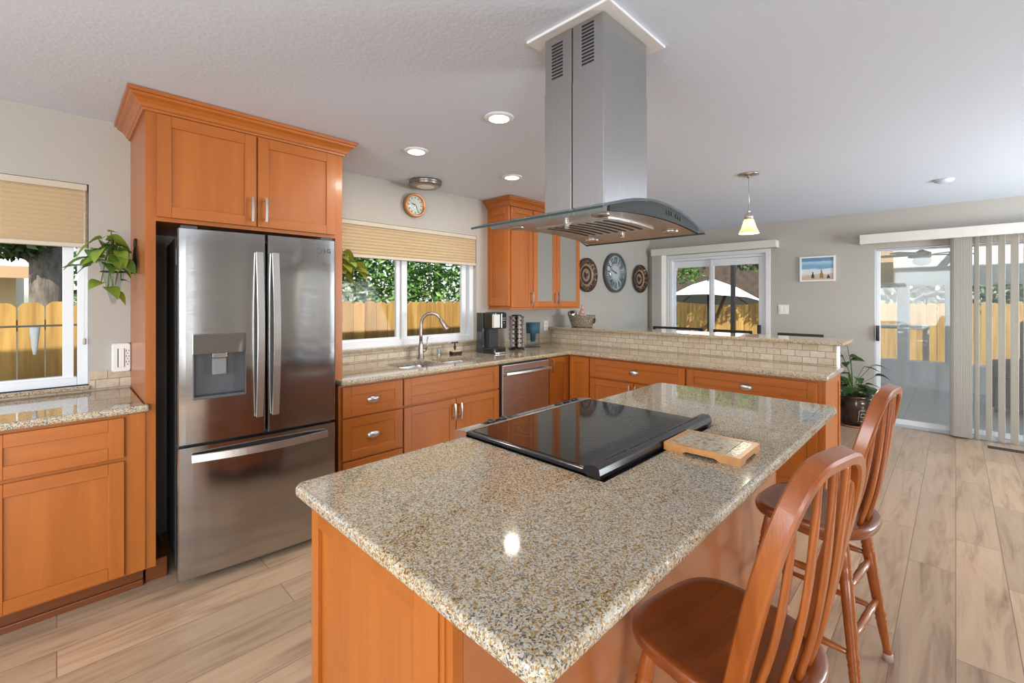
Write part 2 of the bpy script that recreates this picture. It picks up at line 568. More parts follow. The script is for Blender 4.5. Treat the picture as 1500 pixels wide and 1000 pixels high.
def pattern_mat(name, stops, scale, rough=0.4, kind='noise'):
    m, nt, b = new_mat(name)
    tc = N(nt, 'ShaderNodeTexCoord')
    if kind == 'noise':
        t = N(nt, 'ShaderNodeTexNoise')
        t.inputs['Scale'].default_value = scale
        t.inputs['Detail'].default_value = 3
        src = t.outputs['Fac']
    elif kind == 'wave':
        t = N(nt, 'ShaderNodeTexWave')
        t.wave_type = 'RINGS'
        t.rings_direction = 'Z'
        t.inputs['Scale'].default_value = scale
        t.inputs['Distortion'].default_value = 1.2
        t.inputs['Detail'].default_value = 2
        src = t.outputs['Fac']
    else:
        t = N(nt, 'ShaderNodeTexChecker')
        t.inputs['Scale'].default_value = scale
        src = t.outputs['Fac']
    nt.links.new(tc.outputs['Object'], t.inputs['Vector'])
    r = ramp(nt, stops)
    nt.links.new(src, r.inputs['Fac'])
    nt.links.new(r.outputs['Color'], b.inputs['Base Color'])
    b.inputs['Roughness'].default_value = rough
    return m


TRIVETTILE = pattern_mat('trivet_tile', [(0.3, (0.10, 0.13, 0.09)), (0.45, (0.45, 0.38, 0.26)), (0.55, (0.62, 0.52, 0.38)), (0.68, (0.30, 0.10, 0.04))], 40, 0.2)
TRIVETBORDER = pattern_mat('trivet_border', [(0.4, (0.10, 0.10, 0.09)), (0.5, (0.66, 0.60, 0.48))], 110, 0.25)
PLATEM = pattern_mat('embossed_plate', [(0.38, (0.022, 0.010, 0.007)), (0.5, (0.075, 0.024, 0.014)), (0.58, (0.16, 0.075, 0.035)), (0.66, (0.42, 0.31, 0.20))], 26, 0.35)
PLATEDARK = plain('plate_dark_band', (0.035, 0.014, 0.009), 0.35)
PLATEPALE = plain('plate_pale_band', (0.30, 0.21, 0.14), 0.45)
WICKER = pattern_mat('wicker', [(0.35, (0.13, 0.095, 0.065)), (0.6, (0.36, 0.29, 0.21)), (0.75, (0.50, 0.42, 0.33))], 70, 0.7)
GINGHAM = pattern_mat('red_check_cloth', [(0.45, (0.30, 0.07, 0.06)), (0.55, (0.62, 0.52, 0.48))], 85, 0.8, 'checker')
PODFOIL = pattern_mat('pod_foil', [(0.35, (0.16, 0.06, 0.05)), (0.5, (0.42, 0.34, 0.32)), (0.65, (0.62, 0.60, 0.60))], 60, 0.35)
POTGLAZE = pattern_mat('brown_glaze', [(0.35, (0.018, 0.012, 0.010)), (0.7, (0.075, 0.038, 0.022))], 9, 0.12)
GRASSM = pattern_mat('garden_ground', [(0.3, (0.10, 0.08, 0.05)), (0.7, (0.24, 0.22, 0.13))], 6, 0.9)
ROOFM = pattern_mat('pale_shingles', [(0.3, (0.52, 0.50, 0.48)), (0.7, (0.74, 0.73, 0.72))], 14, 0.9)
DARKWOODWALL = pattern_mat('brown_siding', [(0.3, (0.055, 0.038, 0.028)), (0.7, (0.10, 0.07, 0.05))], 5, 0.8)


def shade_glass():
    m, nt, b = new_mat('pendant_glass')
    b.inputs['Base Color'].default_value = (0.86, 0.78, 0.55, 1)
    b.inputs['Roughness'].default_value = 0.35
    no = N(nt, 'ShaderNodeTexNoise')
    no.inputs['Scale'].default_value = 30
    r = ramp(nt, [(0.3, (0.95, 0.84, 0.58)), (0.7, (1.0, 0.92, 0.72))])
    nt.links.new(no.outputs['Fac'], r.inputs['Fac'])
    tl = N(nt, 'ShaderNodeBsdfTranslucent')
    nt.links.new(r.outputs['Color'], tl.inputs['Color'])
    mx = N(nt, 'ShaderNodeMixShader')
    mx.inputs[0].default_value = 0.6
    nt.links.new(b.outputs[0], mx.inputs[1])
    nt.links.new(tl.outputs[0], mx.inputs[2])
    nt.links.new(mx.outputs[0], nt.nodes['Material Output'].inputs[0])
    return m


SHADEGLASS = shade_glass()
CANVASSHADED = plain('shaded_canvas', (0.30, 0.33, 0.44), 0.8)  # white parasol canvas with the underside's shade put into its colour
# ------------------------------------------------------------------ mesh helpers
class MB:
    """collects shapes and links them as ONE mesh object"""

    def __init__(self):
        self.v, self.f, self.mi, self.sm = [], [], [], []

    def add(self, vs_, fs, mi=0, smooth=False, mat=None):
        o = len(self.v)
        if mat is not None:
            vs_ = [mat @ Vector(p) for p in vs_]
        self.v += [tuple(p) for p in vs_]
        for f in fs:
            self.f.append([i + o for i in f])
            self.mi.append(mi)
            self.sm.append(smooth)

    def from_bm(self, bm, mi=0, smooth=False, mat=None):
        bm.verts.index_update()
        self.add([v.co.copy() for v in bm.verts], [[v.index for v in f.verts] for f in bm.faces], mi, smooth, mat)
        bm.free()

    def box(self, x0, x1, y0, y1, z0, z1, mi=0, bev=0.0, mat=None, seg=2):
        vs_ = [(x, y, z) for x in (x0, x1) for y in (y0, y1) for z in (z0, z1)]
        fs = [(0, 1, 3, 2), (4, 6, 7, 5), (0, 4, 5, 1), (2, 3, 7, 6), (0, 2, 6, 4), (1, 5, 7, 3)]
        if bev <= 0:
            self.add(vs_, fs, mi, False, mat)
            return self
        bm = bmesh.new()
        bv = [bm.verts.new(p) for p in vs_]
        for f in fs:
            bm.faces.new([bv[i] for i in f])
        bmesh.ops.bevel(bm, geom=list(bm.edges), offset=bev, segments=seg, affect='EDGES', profile=0.5)
        self.from_bm(bm, mi, False, mat)
        return self

    def slab(self, poly, z0, z1, bev=0.0, mi=0, seg=3, mat=None):
        """polygon in XY raised from z0 to z1, top and bottom rims rounded"""
        n = len(poly)
        ar = sum(poly[i - 1][0] * poly[i][1] - poly[i][0] * poly[i - 1][1] for i in range(n))
        if ar < 0:
            poly = poly[::-1]

        def inset(d):
            out = []
            for i in range(n):
                p0, p1, p2 = Vector(poly[i - 1]), Vector(poly[i]), Vector(poly[(i + 1) % n])
                e1, e2 = (p1 - p0).normalized(), (p2 - p1).normalized()
                n1, n2 = Vector((-e1.y, e1.x)), Vector((-e2.y, e2.x))
                m = n1 + n2
                q = p1 + m * (d / max(0.25, 0.5 * m.length_squared))
                out.append((q.x, q.y))
            return out
        rings = []
        if bev > 0:
            for k in range(seg + 1):
                a = PI / 2 * k / seg
                rings.append((bev * (1 - math.sin(a)), z0 + bev * (1 - math.cos(a))))
            for k in range(seg + 1):
                a = PI / 2 * k / seg
                rings.append((bev * (1 - math.cos(a)), z1 - bev * (1 - math.sin(a))))
        else:
            rings = [(0, z0), (0, z1)]
        vv = []
        for d, z in rings:
            vv += [(x, y, z) for x, y in inset(d)]
        ff = [tuple(range(n))[::-1], tuple((len(rings) - 1) * n + k for k in range(n))]
        for i in range(len(rings) - 1):
            for k in range(n):
                k2 = (k + 1) % n
                ff.append((i * n + k, i * n + k2, (i + 1) * n + k2, (i + 1) * n + k))
        self.add(vv, ff, mi, False, mat)
        return self

    def lathe(self, prof, c=(0, 0, 0), seg=24, mi=0, smooth=True, mat=None, caps=True):
        vs_, fs = [], []
        n = len(prof)
        for i in range(seg):
            a = 2 * PI * i / seg
            for r, z in prof:
                vs_.append((c[0] + r * math.cos(a), c[1] + r * math.sin(a), c[2] + z))
        for i in range(seg):
            j = (i + 1) % seg
            for k in range(n - 1):
                fs.append((i * n + k, j * n + k, j * n + k + 1, i * n + k + 1))
        if caps:
            if prof[0][0] > 1e-5:
                fs.append([i * n for i in range(seg)][::-1])
            if prof[-1][0] > 1e-5:
                fs.append([i * n + n - 1 for i in range(seg)])
        self.add(vs_, fs, mi, smooth, mat)
        return self

    def cyl(self, p0, p1, r0, r1=None, seg=16, mi=0, smooth=True):
        r1 = r0 if r1 is None else r1
        p0, p1 = Vector(p0), Vector(p1)
        d = p1 - p0
        q = d.to_track_quat('Z', 'Y').to_matrix().to_4x4()
        self.lathe([(r0, 0), (r1, d.length)], (0, 0, 0), seg, mi, smooth, Matrix.Translation(p0) @ q)
        return self

    def turned(self, p0, p1, prof, seg=16, mi=0):
        """a turned leg: prof is (fraction of length, radius)"""
        p0, p1 = Vector(p0), Vector(p1)
        d = p1 - p0
        q = d.to_track_quat('Z', 'Y').to_matrix().to_4x4()
        self.lathe([(r, t * d.length) for t, r in prof], (0, 0, 0), seg, mi, True, Matrix.Translation(p0) @ q)
        return self

    def sweep(self, pts, sec, mi=0, smooth=True, up=(0, 0, 1), caps=True, closed=False):
        """sec: list of (a, b) outline, or a function of t giving it; a runs along the side vector, b along the up vector"""
        pts = [Vector(p) for p in pts]
        n = len(pts)
        rings = []
        upv = Vector(up)
        for i, p in enumerate(pts):
            if closed:
                t = pts[(i + 1) % n] - pts[i - 1]
            else:
                t = pts[min(i + 1, n - 1)] - pts[max(i - 1, 0)]
            t.normalize()
            s = t.cross(upv)
            if s.length < 1e-4:
                s = t.cross(Vector((1, 0, 0.01)))
            s.normalize()
            u = s.cross(t)
            u.normalize()
            sc = sec(i / (n - 1)) if callable(sec) else sec
            rings.append([p + s * a + u * b for a, b in sc])
        m = len(rings[0])
        vs_ = [q for r in rings for q in r]
        fs = []
        for i in range(n if closed else n - 1):
            i2 = (i + 1) % n
            for k in range(m):
                k2 = (k + 1) % m
                fs.append((i * m + k, i * m + k2, i2 * m + k2, i2 * m + k))
        if caps and not closed:
            fs.append(list(range(m))[::-1])
            fs.append([(n - 1) * m + k for k in range(m)])
        self.add(vs_, fs, mi, smooth)
        return self

    def tube(self, pts, r, seg=10, mi=0, up=(0, 0, 1), closed=False):
        def sec(t):
            rr = r(t) if callable(r) else r
            return [(rr * math.cos(2 * PI * k / seg), rr * math.sin(2 * PI * k / seg)) for k in range(seg)]
        return self.sweep(pts, sec, mi, True, up, True, closed)

    def ball(self, c, r, seg=14, rings=8, mi=0, sx=1, sy=1, sz=1):
        pr = [(max(1e-6, r * math.sin(PI * k / rings)), -r * math.cos(PI * k / rings)) for k in range(rings + 1)]
        self.lathe(pr, (0, 0, 0), seg, mi, True, Matrix.Translation(c) @ Matrix.Diagonal((sx, sy, sz, 1)), caps=False)
        return self

    def build(self, name, mats, parent=None, loc=None, rot=None, autosmooth=True):
        me = bpy.data.meshes.new(name)
        me.from_pydata(self.v, [], self.f)
        for m in (mats if isinstance(mats, (list, tuple)) else [mats]):
            me.materials.append(m)
        me.polygons.foreach_set('material_index', self.mi)
        me.polygons.foreach_set('use_smooth', self.sm)
        bm = bmesh.new()
        bm.from_mesh(me)
        bmesh.ops.remove_doubles(bm, verts=bm.verts, dist=1e-6)
        bmesh.ops.recalc_face_normals(bm, faces=bm.faces)
        bm.to_mesh(me)
        bm.free()
        me.update()
        o = bpy.data.objects.new(name, me)
        COL.objects.link(o)
        if parent is not None:
            o.parent = parent
        if loc is not None:
            o.location = loc
        if rot is not None:
            o.rotation_euler = rot
        return o


def tag(o, label, cat, group=None, kind=None):
    o['label'] = label
    o['category'] = cat
    if group:
        o['group'] = group
    if kind:
        o['kind'] = kind
    return o


def thing(name, label, cat, loc=(0, 0, 0), rz=0.0, group=None, kind=None):
    o = bpy.data.objects.new(name, None)
    o.empty_display_size = 0.1
    COL.objects.link(o)
    o.location = loc
    o.rotation_euler = (0, 0, R(rz))
    return tag(o, label, cat, group, kind)


def copy_tree(o, parent=None):
    kids = [c for c in bpy.data.objects if c.parent == o]
    c = o.copy()
    COL.objects.link(c)
    c.parent = parent
    for k in kids:
        copy_tree(k, c)
    return c


def rrect(x0, x1, y0, y1, r, n=5):
    out = []
    for cx, cy, a0 in ((x1 - r, y1 - r, 0), (x0 + r, y1 - r, 90), (x0 + r, y0 + r, 180), (x1 - r, y0 + r, 270)):
        for k in range(n + 1):
            a = R(a0 + 90 * k / n)
            out.append((cx + r * math.cos(a), cy + r * math.sin(a)))
    return out


def round_poly(pts, rad, n=5):
    """round the corners of a polygon; rad is a radius per corner"""
    out = []
    m = len(pts)
    for i, p in enumerate(pts):
        r = rad[i] if isinstance(rad, (list, tuple)) else rad
        if r <= 0:
            out.append(p)
            continue
        p = Vector(p)
        a = (Vector(pts[i - 1]) - p).normalized()
        b = (Vector(pts[(i + 1) % m]) - p).normalized()
        # right-angled corners only
        c = p + (a + b) * r
        s, e = p + a * r, p + b * r
        va, vb = s - c, e - c
        for k in range(n + 1):
            t = PI / 2 * k / n
            q = c + va * math.cos(t) + vb * math.sin(t)
            out.append((q.x, q.y))
    return out


def cut(o, cutter):
    bm = bmesh.new()
    bm.from_mesh(o.data)
    bmesh.ops.triangulate(bm, faces=list(bm.faces))
    bm.to_mesh(o.data)
    bm.free()
    md = o.modifiers.new('cut', 'BOOLEAN')
    md.operation = 'DIFFERENCE'
    md.solver = 'EXACT'
    md.object = cutter
    dg = bpy.context.evaluated_depsgraph_get()
    me = bpy.data.meshes.new_from_object(o.evaluated_get(dg))
    o.modifiers.clear()
    old = o.data
    o.data = me
    me.name = old.name
    bpy.data.meshes.remove(old)
    cm = cutter.data
    bpy.data.objects.remove(cutter)
    bpy.data.meshes.remove(cm)


def struct(name, mb, mats, label, cat, parent=None):
    o = mb.build(name, mats, parent)
    return tag(o, label, cat, None, 'structure')


# ------------------------------------------------------------------ the room
XN, XF, YR, YL, ZC = -2.6, 6.6, -3.2, 3.45, 2.44
T = 0.14

b = MB()
b.box(XN - T, XF + 0.15, YR - T, YL + T, -0.12, 0.0)
struct('floor', b, FLOORM, 'oak plank floor running through the kitchen to the glass doors', 'floor')
b = MB()
b.box(XN - T, XF + T, YR - T, YL + T, ZC, ZC + 0.12)
struct('ceiling', b, CEILM, 'white textured ceiling above the kitchen', 'ceiling')
b = MB()
b.box(XN - 0.2, XF + 0.2, YR - 0.16, YL + 0.55, ZC + 0.13, ZC + 0.20)
struct('roof', b, TRIMW, 'flat roof slab with eaves over the house', 'roof')


def wall_x(name, y0, y1, x0, x1, z0, z1, holes, label):
    """a wall that runs along x; holes = (x0, x1, z0, z1)"""
    b = MB()
    xs = sorted(holes)
    cur = x0
    for h in xs:
        b.box(cur, h[0], y0, y1, z0, z1)
        if h[2] > z0:
            b.box(h[0], h[1], y0, y1, z0, h[2])
        b.box(h[0], h[1], y0, y1, h[3], z1)
        cur = h[1]
    b.box(cur, x1, y0, y1, z0, z1)
    return struct(name, b, WALLM, label, 'wall')


def wall_y(name, x0, x1, y0, y1, z0, z1, holes, label, mat=None):
    b = MB()
    cur = y0
    for h in sorted(holes):
        b.box(x0, x1, cur, h[0], z0, z1)
        if h[2] > z0:
            b.box(x0, x1, h[0], h[1], z0, h[2])
        b.box(x0, x1, h[0], h[1], h[3], z1)
        cur = h[1]
    b.box(x0, x1, cur, y1, z0, z1)
    return struct(name, b, mat or WALLM, label, 'wall')


W1 = (-1.35, 0.126, 0.945, 2.066)      # window beside the fridge
W2 = (1.42, 2.985, 1.02, 2.068)        # window over the sink
D1 = (1.79, 3.13, 0.0, 2.05)           # patio door
D2 = (-1.30, 0.668, 0.0, 2.005)        # door to the sunroom
wall_x('wall_left', YL, YL + T, XN - T, XF + T, 0, ZC, [W1, W2], 'textured warm grey wall behind the fridge and sink')
wall_y('wall_far', XF, XF + T, YR, YL, 0, ZC, [D1, D2], 'far warm grey wall with the two glass doors')
wall_x('wall_right', YR - T, YR, XN - T, XF + T, 0, ZC, [(-2.4, -0.75, 0.35, 2.25), (2.55, 2.80, 0.1, 2.2), (4.3, 5.7, 0.35, 2.25)], 'warm grey wall of the living area opposite the sink')
wall_y('wall_near', XN - T, XN, YR, YL, 0, ZC, [(-0.2, 2.0, 0.7, 2.2)], 'warm grey wall behind the viewer opposite the glass doors')

b = MB()
for y0, y1 in ((YR, D2[0] - 0.05), (D2[1] + 0.03, D1[0] - 0.03), (D1[1] + 0.03, YL)):
    b.box(XF - 0.016, XF, y0, y1, 0, 0.12, bev=0.004)
struct('baseboard_far', b, TRIMW, 'white baseboard along the far wall', 'baseboard')
b = MB()
b.box(4.32, XF - 0.016, YL - 0.016, YL, 0, 0.12, bev=0.004)
struct('baseboard_left', b, TRIMW, 'white baseboard under the two wall plates', 'baseboard')


# ------------------------------------------------------------------ windows of the left wall
def vinyl_window(name, x0, x1, z0, z1, lights, rim, label):
    """frame fills the hole; lights = the glazed openings (x0, x1, z0, z1)"""
    t = thing(name, label, 'window', (0, 0, 0), kind='structure')
    b = MB()
    ya, yb = YL + 0.045, YL + 0.115
    b.box(x0, x0 + rim, ya, yb, z0, z1, bev=0.004)
    b.box(x1 - rim, x1, ya, yb, z0, z1, bev=0.004)
    b.box(x0 + rim, x1 - rim, ya, yb, z0, z0 + rim, bev=0.004)
    b.box(x0 + rim, x1 - rim, ya, yb, z1 - rim, z1, bev=0.004)
    b.build('frame', WHITE, t)
    for k, (a, c, d, e, w, yo) in enumerate(lights):
        s = MB()
        y0, y1 = ya + yo, ya + yo + 0.03
        s.box(a - w, a, y0, y1, d - w, e + w, bev=0.003)
        s.box(c, c + w, y0, y1, d - w, e + w, bev=0.003)
        s.box(a, c, y0, y1, d - w, d, bev=0.003)
        s.box(a, c, y0, y1, e, e + w, bev=0.003)
        so = s.build('sash', WHITE, t)
        g = MB()
        g.box(a, c, y0 + 0.012, y0 + 0.016, d, e)
        g.build('pane', PANE, so)
    return t


vinyl_window('window_1', W1[0], W1[1], W1[2], W1[3],
             [(-0.62, 0.022, 1.00, 2.02, 0.045, 0.012), (-1.30, -0.70, 1.00, 2.02, 0.045, 0.036)], 0.045,
             'white framed window above the counter beside the fridge')
vinyl_window('window_2', W2[0], W2[1], W2[2], W2[3],
             [(1.50, 2.112, 1.095, 2.02, 0.04, 0.03), (2.21, 2.835, 1.095, 2.02, 0.055, 0.008)], 0.055,
             'white framed sliding window over the sink')
b = MB()
b.box(W1[0], W1[1] + 0.006, YL - 0.022, YL + 0.05, W1[2] - 0.022, W1[2], bev=0.005)
struct('trim_1', b, GR, 'granite sill under the window beside the fridge', 'window sill')
b = MB()
b.box(W2[0], W2[1] + 0.03, YL - 0.03, YL + 0.05, W2[2] - 0.02, W2[2] + 0.002, bev=0.005)
struct('trim_2', b, GR, 'granite sill under the window over the sink', 'window sill')
b = MB()
b.box(1.30, 4.16, YL - 0.008, YL, 0.914, W2[2] - 0.016)
struct('trim_3', b, TILEX, 'two rows of travertine tile behind the sink', 'tile backsplash')
b = MB()
b.box(W1[1] + 0.006, 0.305, YL - 0.008, YL, 0.914, 1.020)
b.box(-1.6, W1[1] + 0.006, YL - 0.008, YL, 0.914, W1[2] - 0.022)
struct('trim_4', b, TILEX, 'two rows of travertine tile beside the window near the fridge', 'tile backsplash')


def shade(name, x0, x1, ztop, zbot, label, cord=False):
    t = thing(name, label, 'window shade', ((x0 + x1) / 2, YL + 0.02, ztop))
    hw = (x1 - x0) / 2
    h = ztop - zbot
    b = MB()
    b.box(-hw, hw, -0.022, 0.02, -0.035, 0, bev=0.004)
    b.build('headrail', plain(name + '_rail', (0.56, 0.49, 0.39), 0.5), t)
    b = MB()
    n = int((h - 0.06) / 0.024)
    ys, zs = [], []
    for i in range(2 * n + 1):
        zs.append(-0.035 - (h - 0.06) * i / (2 * n))
        ys.append(-0.016 if i % 2 else -0.006)
    vv = []
    for y, z in zip(ys, zs):
        vv += [(-hw + 0.004, y, z), (hw - 0.004, y, z)]
    for y, z in zip(ys, zs):
        vv += [(-hw + 0.004, 0.012 - y * 0.4, z), (hw - 0.004, 0.012 - y * 0.4, z)]
    m = 2 * n + 1
    ff = [(2 * i, 2 * i + 1, 2 * i + 3, 2 * i + 2) for i in range(m - 1)]
    ff += [(2 * (m + i), 2 * (m + i) + 2, 2 * (m + i) + 3, 2 * (m + i) + 1) for i in range(m - 1)]
    b.add(vv, ff)
    b.build('pleated_fabric', PLEAT, t)
    b = MB()
    b.box(-hw + 0.002, hw - 0.002, -0.02, 0.018, -h, -h + 0.024, bev=0.004)
    b.build('bottom_rail', plain(name + '_bottom', (0.60, 0.52, 0.42), 0.5), t)
    if cord:
        b = MB()
        b.cyl((hw - 0.012, -0.028, -0.03), (hw - 0.012, -0.028, -0.86), 0.0014, seg=6)
        c = b.build('pull_cord', WHITEP, t)
        b = MB()
        b.lathe([(0.003, 0), (0.008, -0.006), (0.008, -0.03), (0.004, -0.036)], (hw - 0.012, -0.028, -0.855), 10)
        b.build('tassel', plain('tassel_plastic', (0.5, 0.45, 0.38), 0.4), c)
    return t


shade('cellular_shade', W1[0] + 0.01, W1[1] - 0.006, W1[3] - 0.002, 1.712, 'beige honeycomb shade half raised in the window beside the fridge', True)
shade('cellular_shade', W2[0] + 0.01, W2[1] - 0.004, W2[3] - 0.002, 1.768, 'beige honeycomb shade raised above the sink')
# ------------------------------------------------------------------ far doors
def door_frame(b, y0, y1, z1, w=0.045, depth=(0.02, 0.10)):
    a, c = XF + depth[0], XF + depth[1]
    b.box(a, c, y0, y0 + w, 0, z1, bev=0.004)
    b.box(a, c, y1 - w, y1, 0, z1, bev=0.004)
    b.box(a, c, y0 + w, y1 - w, z1 - w, z1, bev=0.004)
    b.box(a, c, y0 + w, y1 - w, 0, 0.035, bev=0.004)


def door_panel(t, y0, y1, z1, xo, st, top, bot, pane):
    s = MB()
    a, c = XF + xo, XF + xo + 0.032
    s.box(a, c, y0, y0 + st, 0.035, z1, bev=0.004)
    s.box(a, c, y1 - st, y1, 0.035, z1, bev=0.004)
    s.box(a, c, y0 + st, y1 - st, z1 - top, z1, bev=0.004)
    s.box(a, c, y0 + st, y1 - st, 0.035, 0.035 + bot, bev=0.004)
    so = s.build('sliding_panel', WHITE, t)
    g = MB()
    g.box(a + 0.013, a + 0.018, y0 + st, y1 - st, 0.035 + bot, z1 - top)
    g.build('pane', pane, so)
    return so


t = thing('door_1', 'white sliding patio door onto the garden with the parasol', 'sliding door', kind='structure')
b = MB()
door_frame(b, D1[0], D1[1], D1[3], 0.04)
b.build('frame', WHITE, t)
b = MB()
b.box(XF - 0.012, XF, D1[0] - 0.055, D1[0], 0, D1[3] + 0.05, bev=0.003)
b.box(XF - 0.012, XF, D1[1], D1[1] + 0.055, 0, D1[3] + 0.05, bev=0.003)
b.box(XF - 0.012, XF, D1[0], D1[1], D1[3], D1[3] + 0.05, bev=0.003)
b.build('casing', TRIMW, t)
so = door_panel(t, 1.832, 2.52, 2.005, 0.025, 0.052, 0.095, 0.11, PANE)
b = MB()
b.box(XF - 0.035, XF + 0.028, 1.853, 1.888, 0.97, 1.09, bev=0.006)
b.build('handle', BLACKM, so)
door_panel(t, 2.515, 3.09, 2.005, 0.062, 0.036, 0.095, 0.11, PANE)

t = thing('door_2', 'white sliding glass door into the sunroom', 'sliding door', kind='structure')
b = MB()
door_frame(b, D2[0], D2[1], D2[3], 0.018)
b.build('frame', plain('grey_aluminium', (0.52, 0.56, 0.60), 0.35, 0.3), t)
so = door_panel(t, -0.06, 0.650, 1.985, 0.022, 0.036, 0.012, 0.055, SUNROOMPANE)
b = MB()
b.box(XF - 0.03, XF + 0.024, 0.619, 0.650, 0.955, 1.13, bev=0.006)
b.box(XF - 0.045, XF - 0.03, 0.626, 0.640, 0.99, 1.09, bev=0.004)
b.build('handle', BLACK, so)
door_panel(t, -1.28, -0.03, 1.985, 0.060, 0.036, 0.012, 0.055, SUNROOMPANE)


def vertical_blind(label, y0, y1, z0, z1, stack, openv, rot=24):
    t = thing('vertical_blind', label, 'vertical blind', (XF - 0.06, (y0 + y1) / 2, z1))
    yc = (y0 + y1) / 2
    b = MB()
    b.box(-0.075, -0.06, y0 - yc, y1 - yc, z0 - z1, 0, bev=0.003)
    b.box(-0.06, 0.058, y0 - yc, y0 - yc + 0.012, z0 - z1, 0, bev=0.002)
    b.box(-0.06, 0.058, y1 - yc - 0.012, y1 - yc, z0 - z1, 0, bev=0.002)
    b.box(-0.06, 0.058, y0 - yc, y1 - yc, -0.01, 0, bev=0.002)
    b.build('valance', VANE, t)
    b = MB()
    b.box(-0.022, 0.022, y0 - yc + 0.02, y1 - yc - 0.02, z0 - z1 + 0.005, z0 - z1 + 0.045)
    b.build('track', TRIMW, t)

    def vane(bb, y, ang):
        q = Matrix.Translation((0, y - yc, 0)) @ Matrix.Rotation(R(ang), 4, 'Z')
        pr = []
        for k in range(7):
            s = -1 + 2 * k / 6
            pr.append((s * 0.044, 0.006 * (1 - s * s)))
        vv = [(0, 0, 0)] * 0
        for zz in (z0 - z1 + 0.005, 0.02 - z1):
            vv += [(x, y_, zz) for x, y_ in pr] + [(x, y_ - 0.0012, zz) for x, y_ in reversed(pr)]
        n = 14
        ff = [(k, (k + 1) % n, n + (k + 1) % n, n + k) for k in range(n)] + [tuple(range(n))[::-1], tuple(range(n, 2 * n))]
        bb.add(vv, ff, 0, False, q)
    n, ya, yb = stack
    b = MB()
    for k in range(n):
        vane(b, ya + (yb - ya) * k / (n - 1), rot)
    b.build('vane_stack', VANE, t)
    for y, ang in openv:
        b = MB()
        vane(b, y, ang)
        b.build('vane', VANE, t)
    return t


vertical_blind('cream vertical blind drawn back to the corner beside the patio door', 1.635, 3.36, 2.10, 2.20, (12, 3.185, 3.335), [], -32)
vertical_blind('cream vertical blind with open vanes before the sunroom door', -1.45, 0.785, 2.06, 2.165, (11, -0.10, 0.025),
               [(-0.150 - 0.086 * k, 22 + 4 * k if k < 5 else 40) for k in range(12)])

# ------------------------------------------------------------------ far wall and ceiling pieces
t = thing('picture', 'small white framed beach picture of three dogs between the two glass doors', 'picture', (XF, 1.216, 1.807))
hw, hh = 0.185, 0.155
b = MB()
b.box(-0.022, -0.002, -hw, -hw + 0.02, -hh, hh, bev=0.002)
b.box(-0.022, -0.002, hw - 0.02, hw, -hh, hh, bev=0.002)
b.box(-0.022, -0.002, -hw + 0.02, hw - 0.02, -hh, -hh + 0.02, bev=0.002)
b.box(-0.022, -0.002, -hw + 0.02, hw - 0.02, hh - 0.02, hh, bev=0.002)
b.build('frame', TRIMW, t)


def beach():
    m, nt, bs = new_mat('beach_print')
    tc = N(nt, 'ShaderNodeTexCoord')
    sp = N(nt, 'ShaderNodeSeparateXYZ')
    nt.links.new(tc.outputs['Object'], sp.inputs[0])
    mp = N(nt, 'ShaderNodeMapping')
    mp.inputs['Scale'].default_value = (1, 7, 26)
    nt.links.new(tc.outputs['Object'], mp.inputs[0])
    no = N(nt, 'ShaderNodeTexNoise')
    no.inputs['Scale'].default_value = 1.3
    nt.links.new(mp.outputs[0], no.inputs['Vector'])
    mr = N(nt, 'ShaderNodeMapRange')
    mr.inputs['From Min'].default_value = -0.135
    mr.inputs['From Max'].default_value = 0.135
    nt.links.new(sp.outputs[2], mr.inputs['Value'])
    ad = N(nt, 'ShaderNodeMath', operation='MULTIPLY_ADD')
    ad.inputs[1].default_value = 0.22
    nt.links.new(no.outputs['Fac'], ad.inputs[0])
    nt.links.new(mr.outputs[0], ad.inputs[2])
    r = ramp(nt, [(0.1, (0.50, 0.36, 0.24)), (0.33, (0.60, 0.47, 0.36)), (0.42, (0.72, 0.72, 0.74)), (0.58, (0.62, 0.70, 0.78)),
                  (0.64, (0.16, 0.32, 0.48)), (0.78, (0.20, 0.40, 0.58)), (0.9, (0.42, 0.58, 0.70)), (1.05, (0.10, 0.25, 0.42))])
    nt.links.new(ad.outputs[0], r.inputs['Fac'])
    nt.links.new(r.outputs['Color'], bs.inputs['Base Color'])
    bs.inputs['Roughness'].default_value = 0.3
    return m


b = MB()
b.box(-0.012, -0.008, -hw + 0.02, hw - 0.02, -hh + 0.02, hh - 0.02)


def sil(y, z0, w, h, mi):
    pr = [(-w, 0), (w, 0), (w * 0.8, h * 0.5), (w * 0.35, h * 0.75), (w * 0.4, h), (-w * 0.4, h), (-w * 0.35, h * 0.75), (-w * 0.8, h * 0.5)]
    vv = [(-0.0125, y + a, z0 + c) for a, c in pr] + [(-0.0115, y + a, z0 + c) for a, c in pr]
    n = len(pr)
    b.add(vv, [tuple(range(n)), tuple(range(n, 2 * n))[::-1]] + [(i, (i + 1) % n, n + (i + 1) % n, n + i) for i in range(n)], mi)


sil(0.045, -0.115, 0.017, 0.075, 1)
sil(-0.045, -0.115, 0.021, 0.098, 2)
sil(-0.115, -0.12, 0.018, 0.045, 1)
b.build('print', [beach(), plain('print_black', (0.03, 0.025, 0.025), 0.4), plain('print_tan', (0.30, 0.15, 0.06), 0.4)], t)

t = thing('light_switch', 'white two gang light switch beside the patio door', 'switch', (XF, 1.583, 1.30))
b = MB()
b.box(-0.008, 0, -0.058, 0.058, -0.06, 0.06, bev=0.003)
b.build('plate', WHITEP, t)
for y in (-0.024, 0.024):
    b = MB()
    b.box(-0.013, -0.007, y - 0.016, y + 0.016, -0.033, 0.033, bev=0.002)
    b.build('rocker', WHITEP, t)


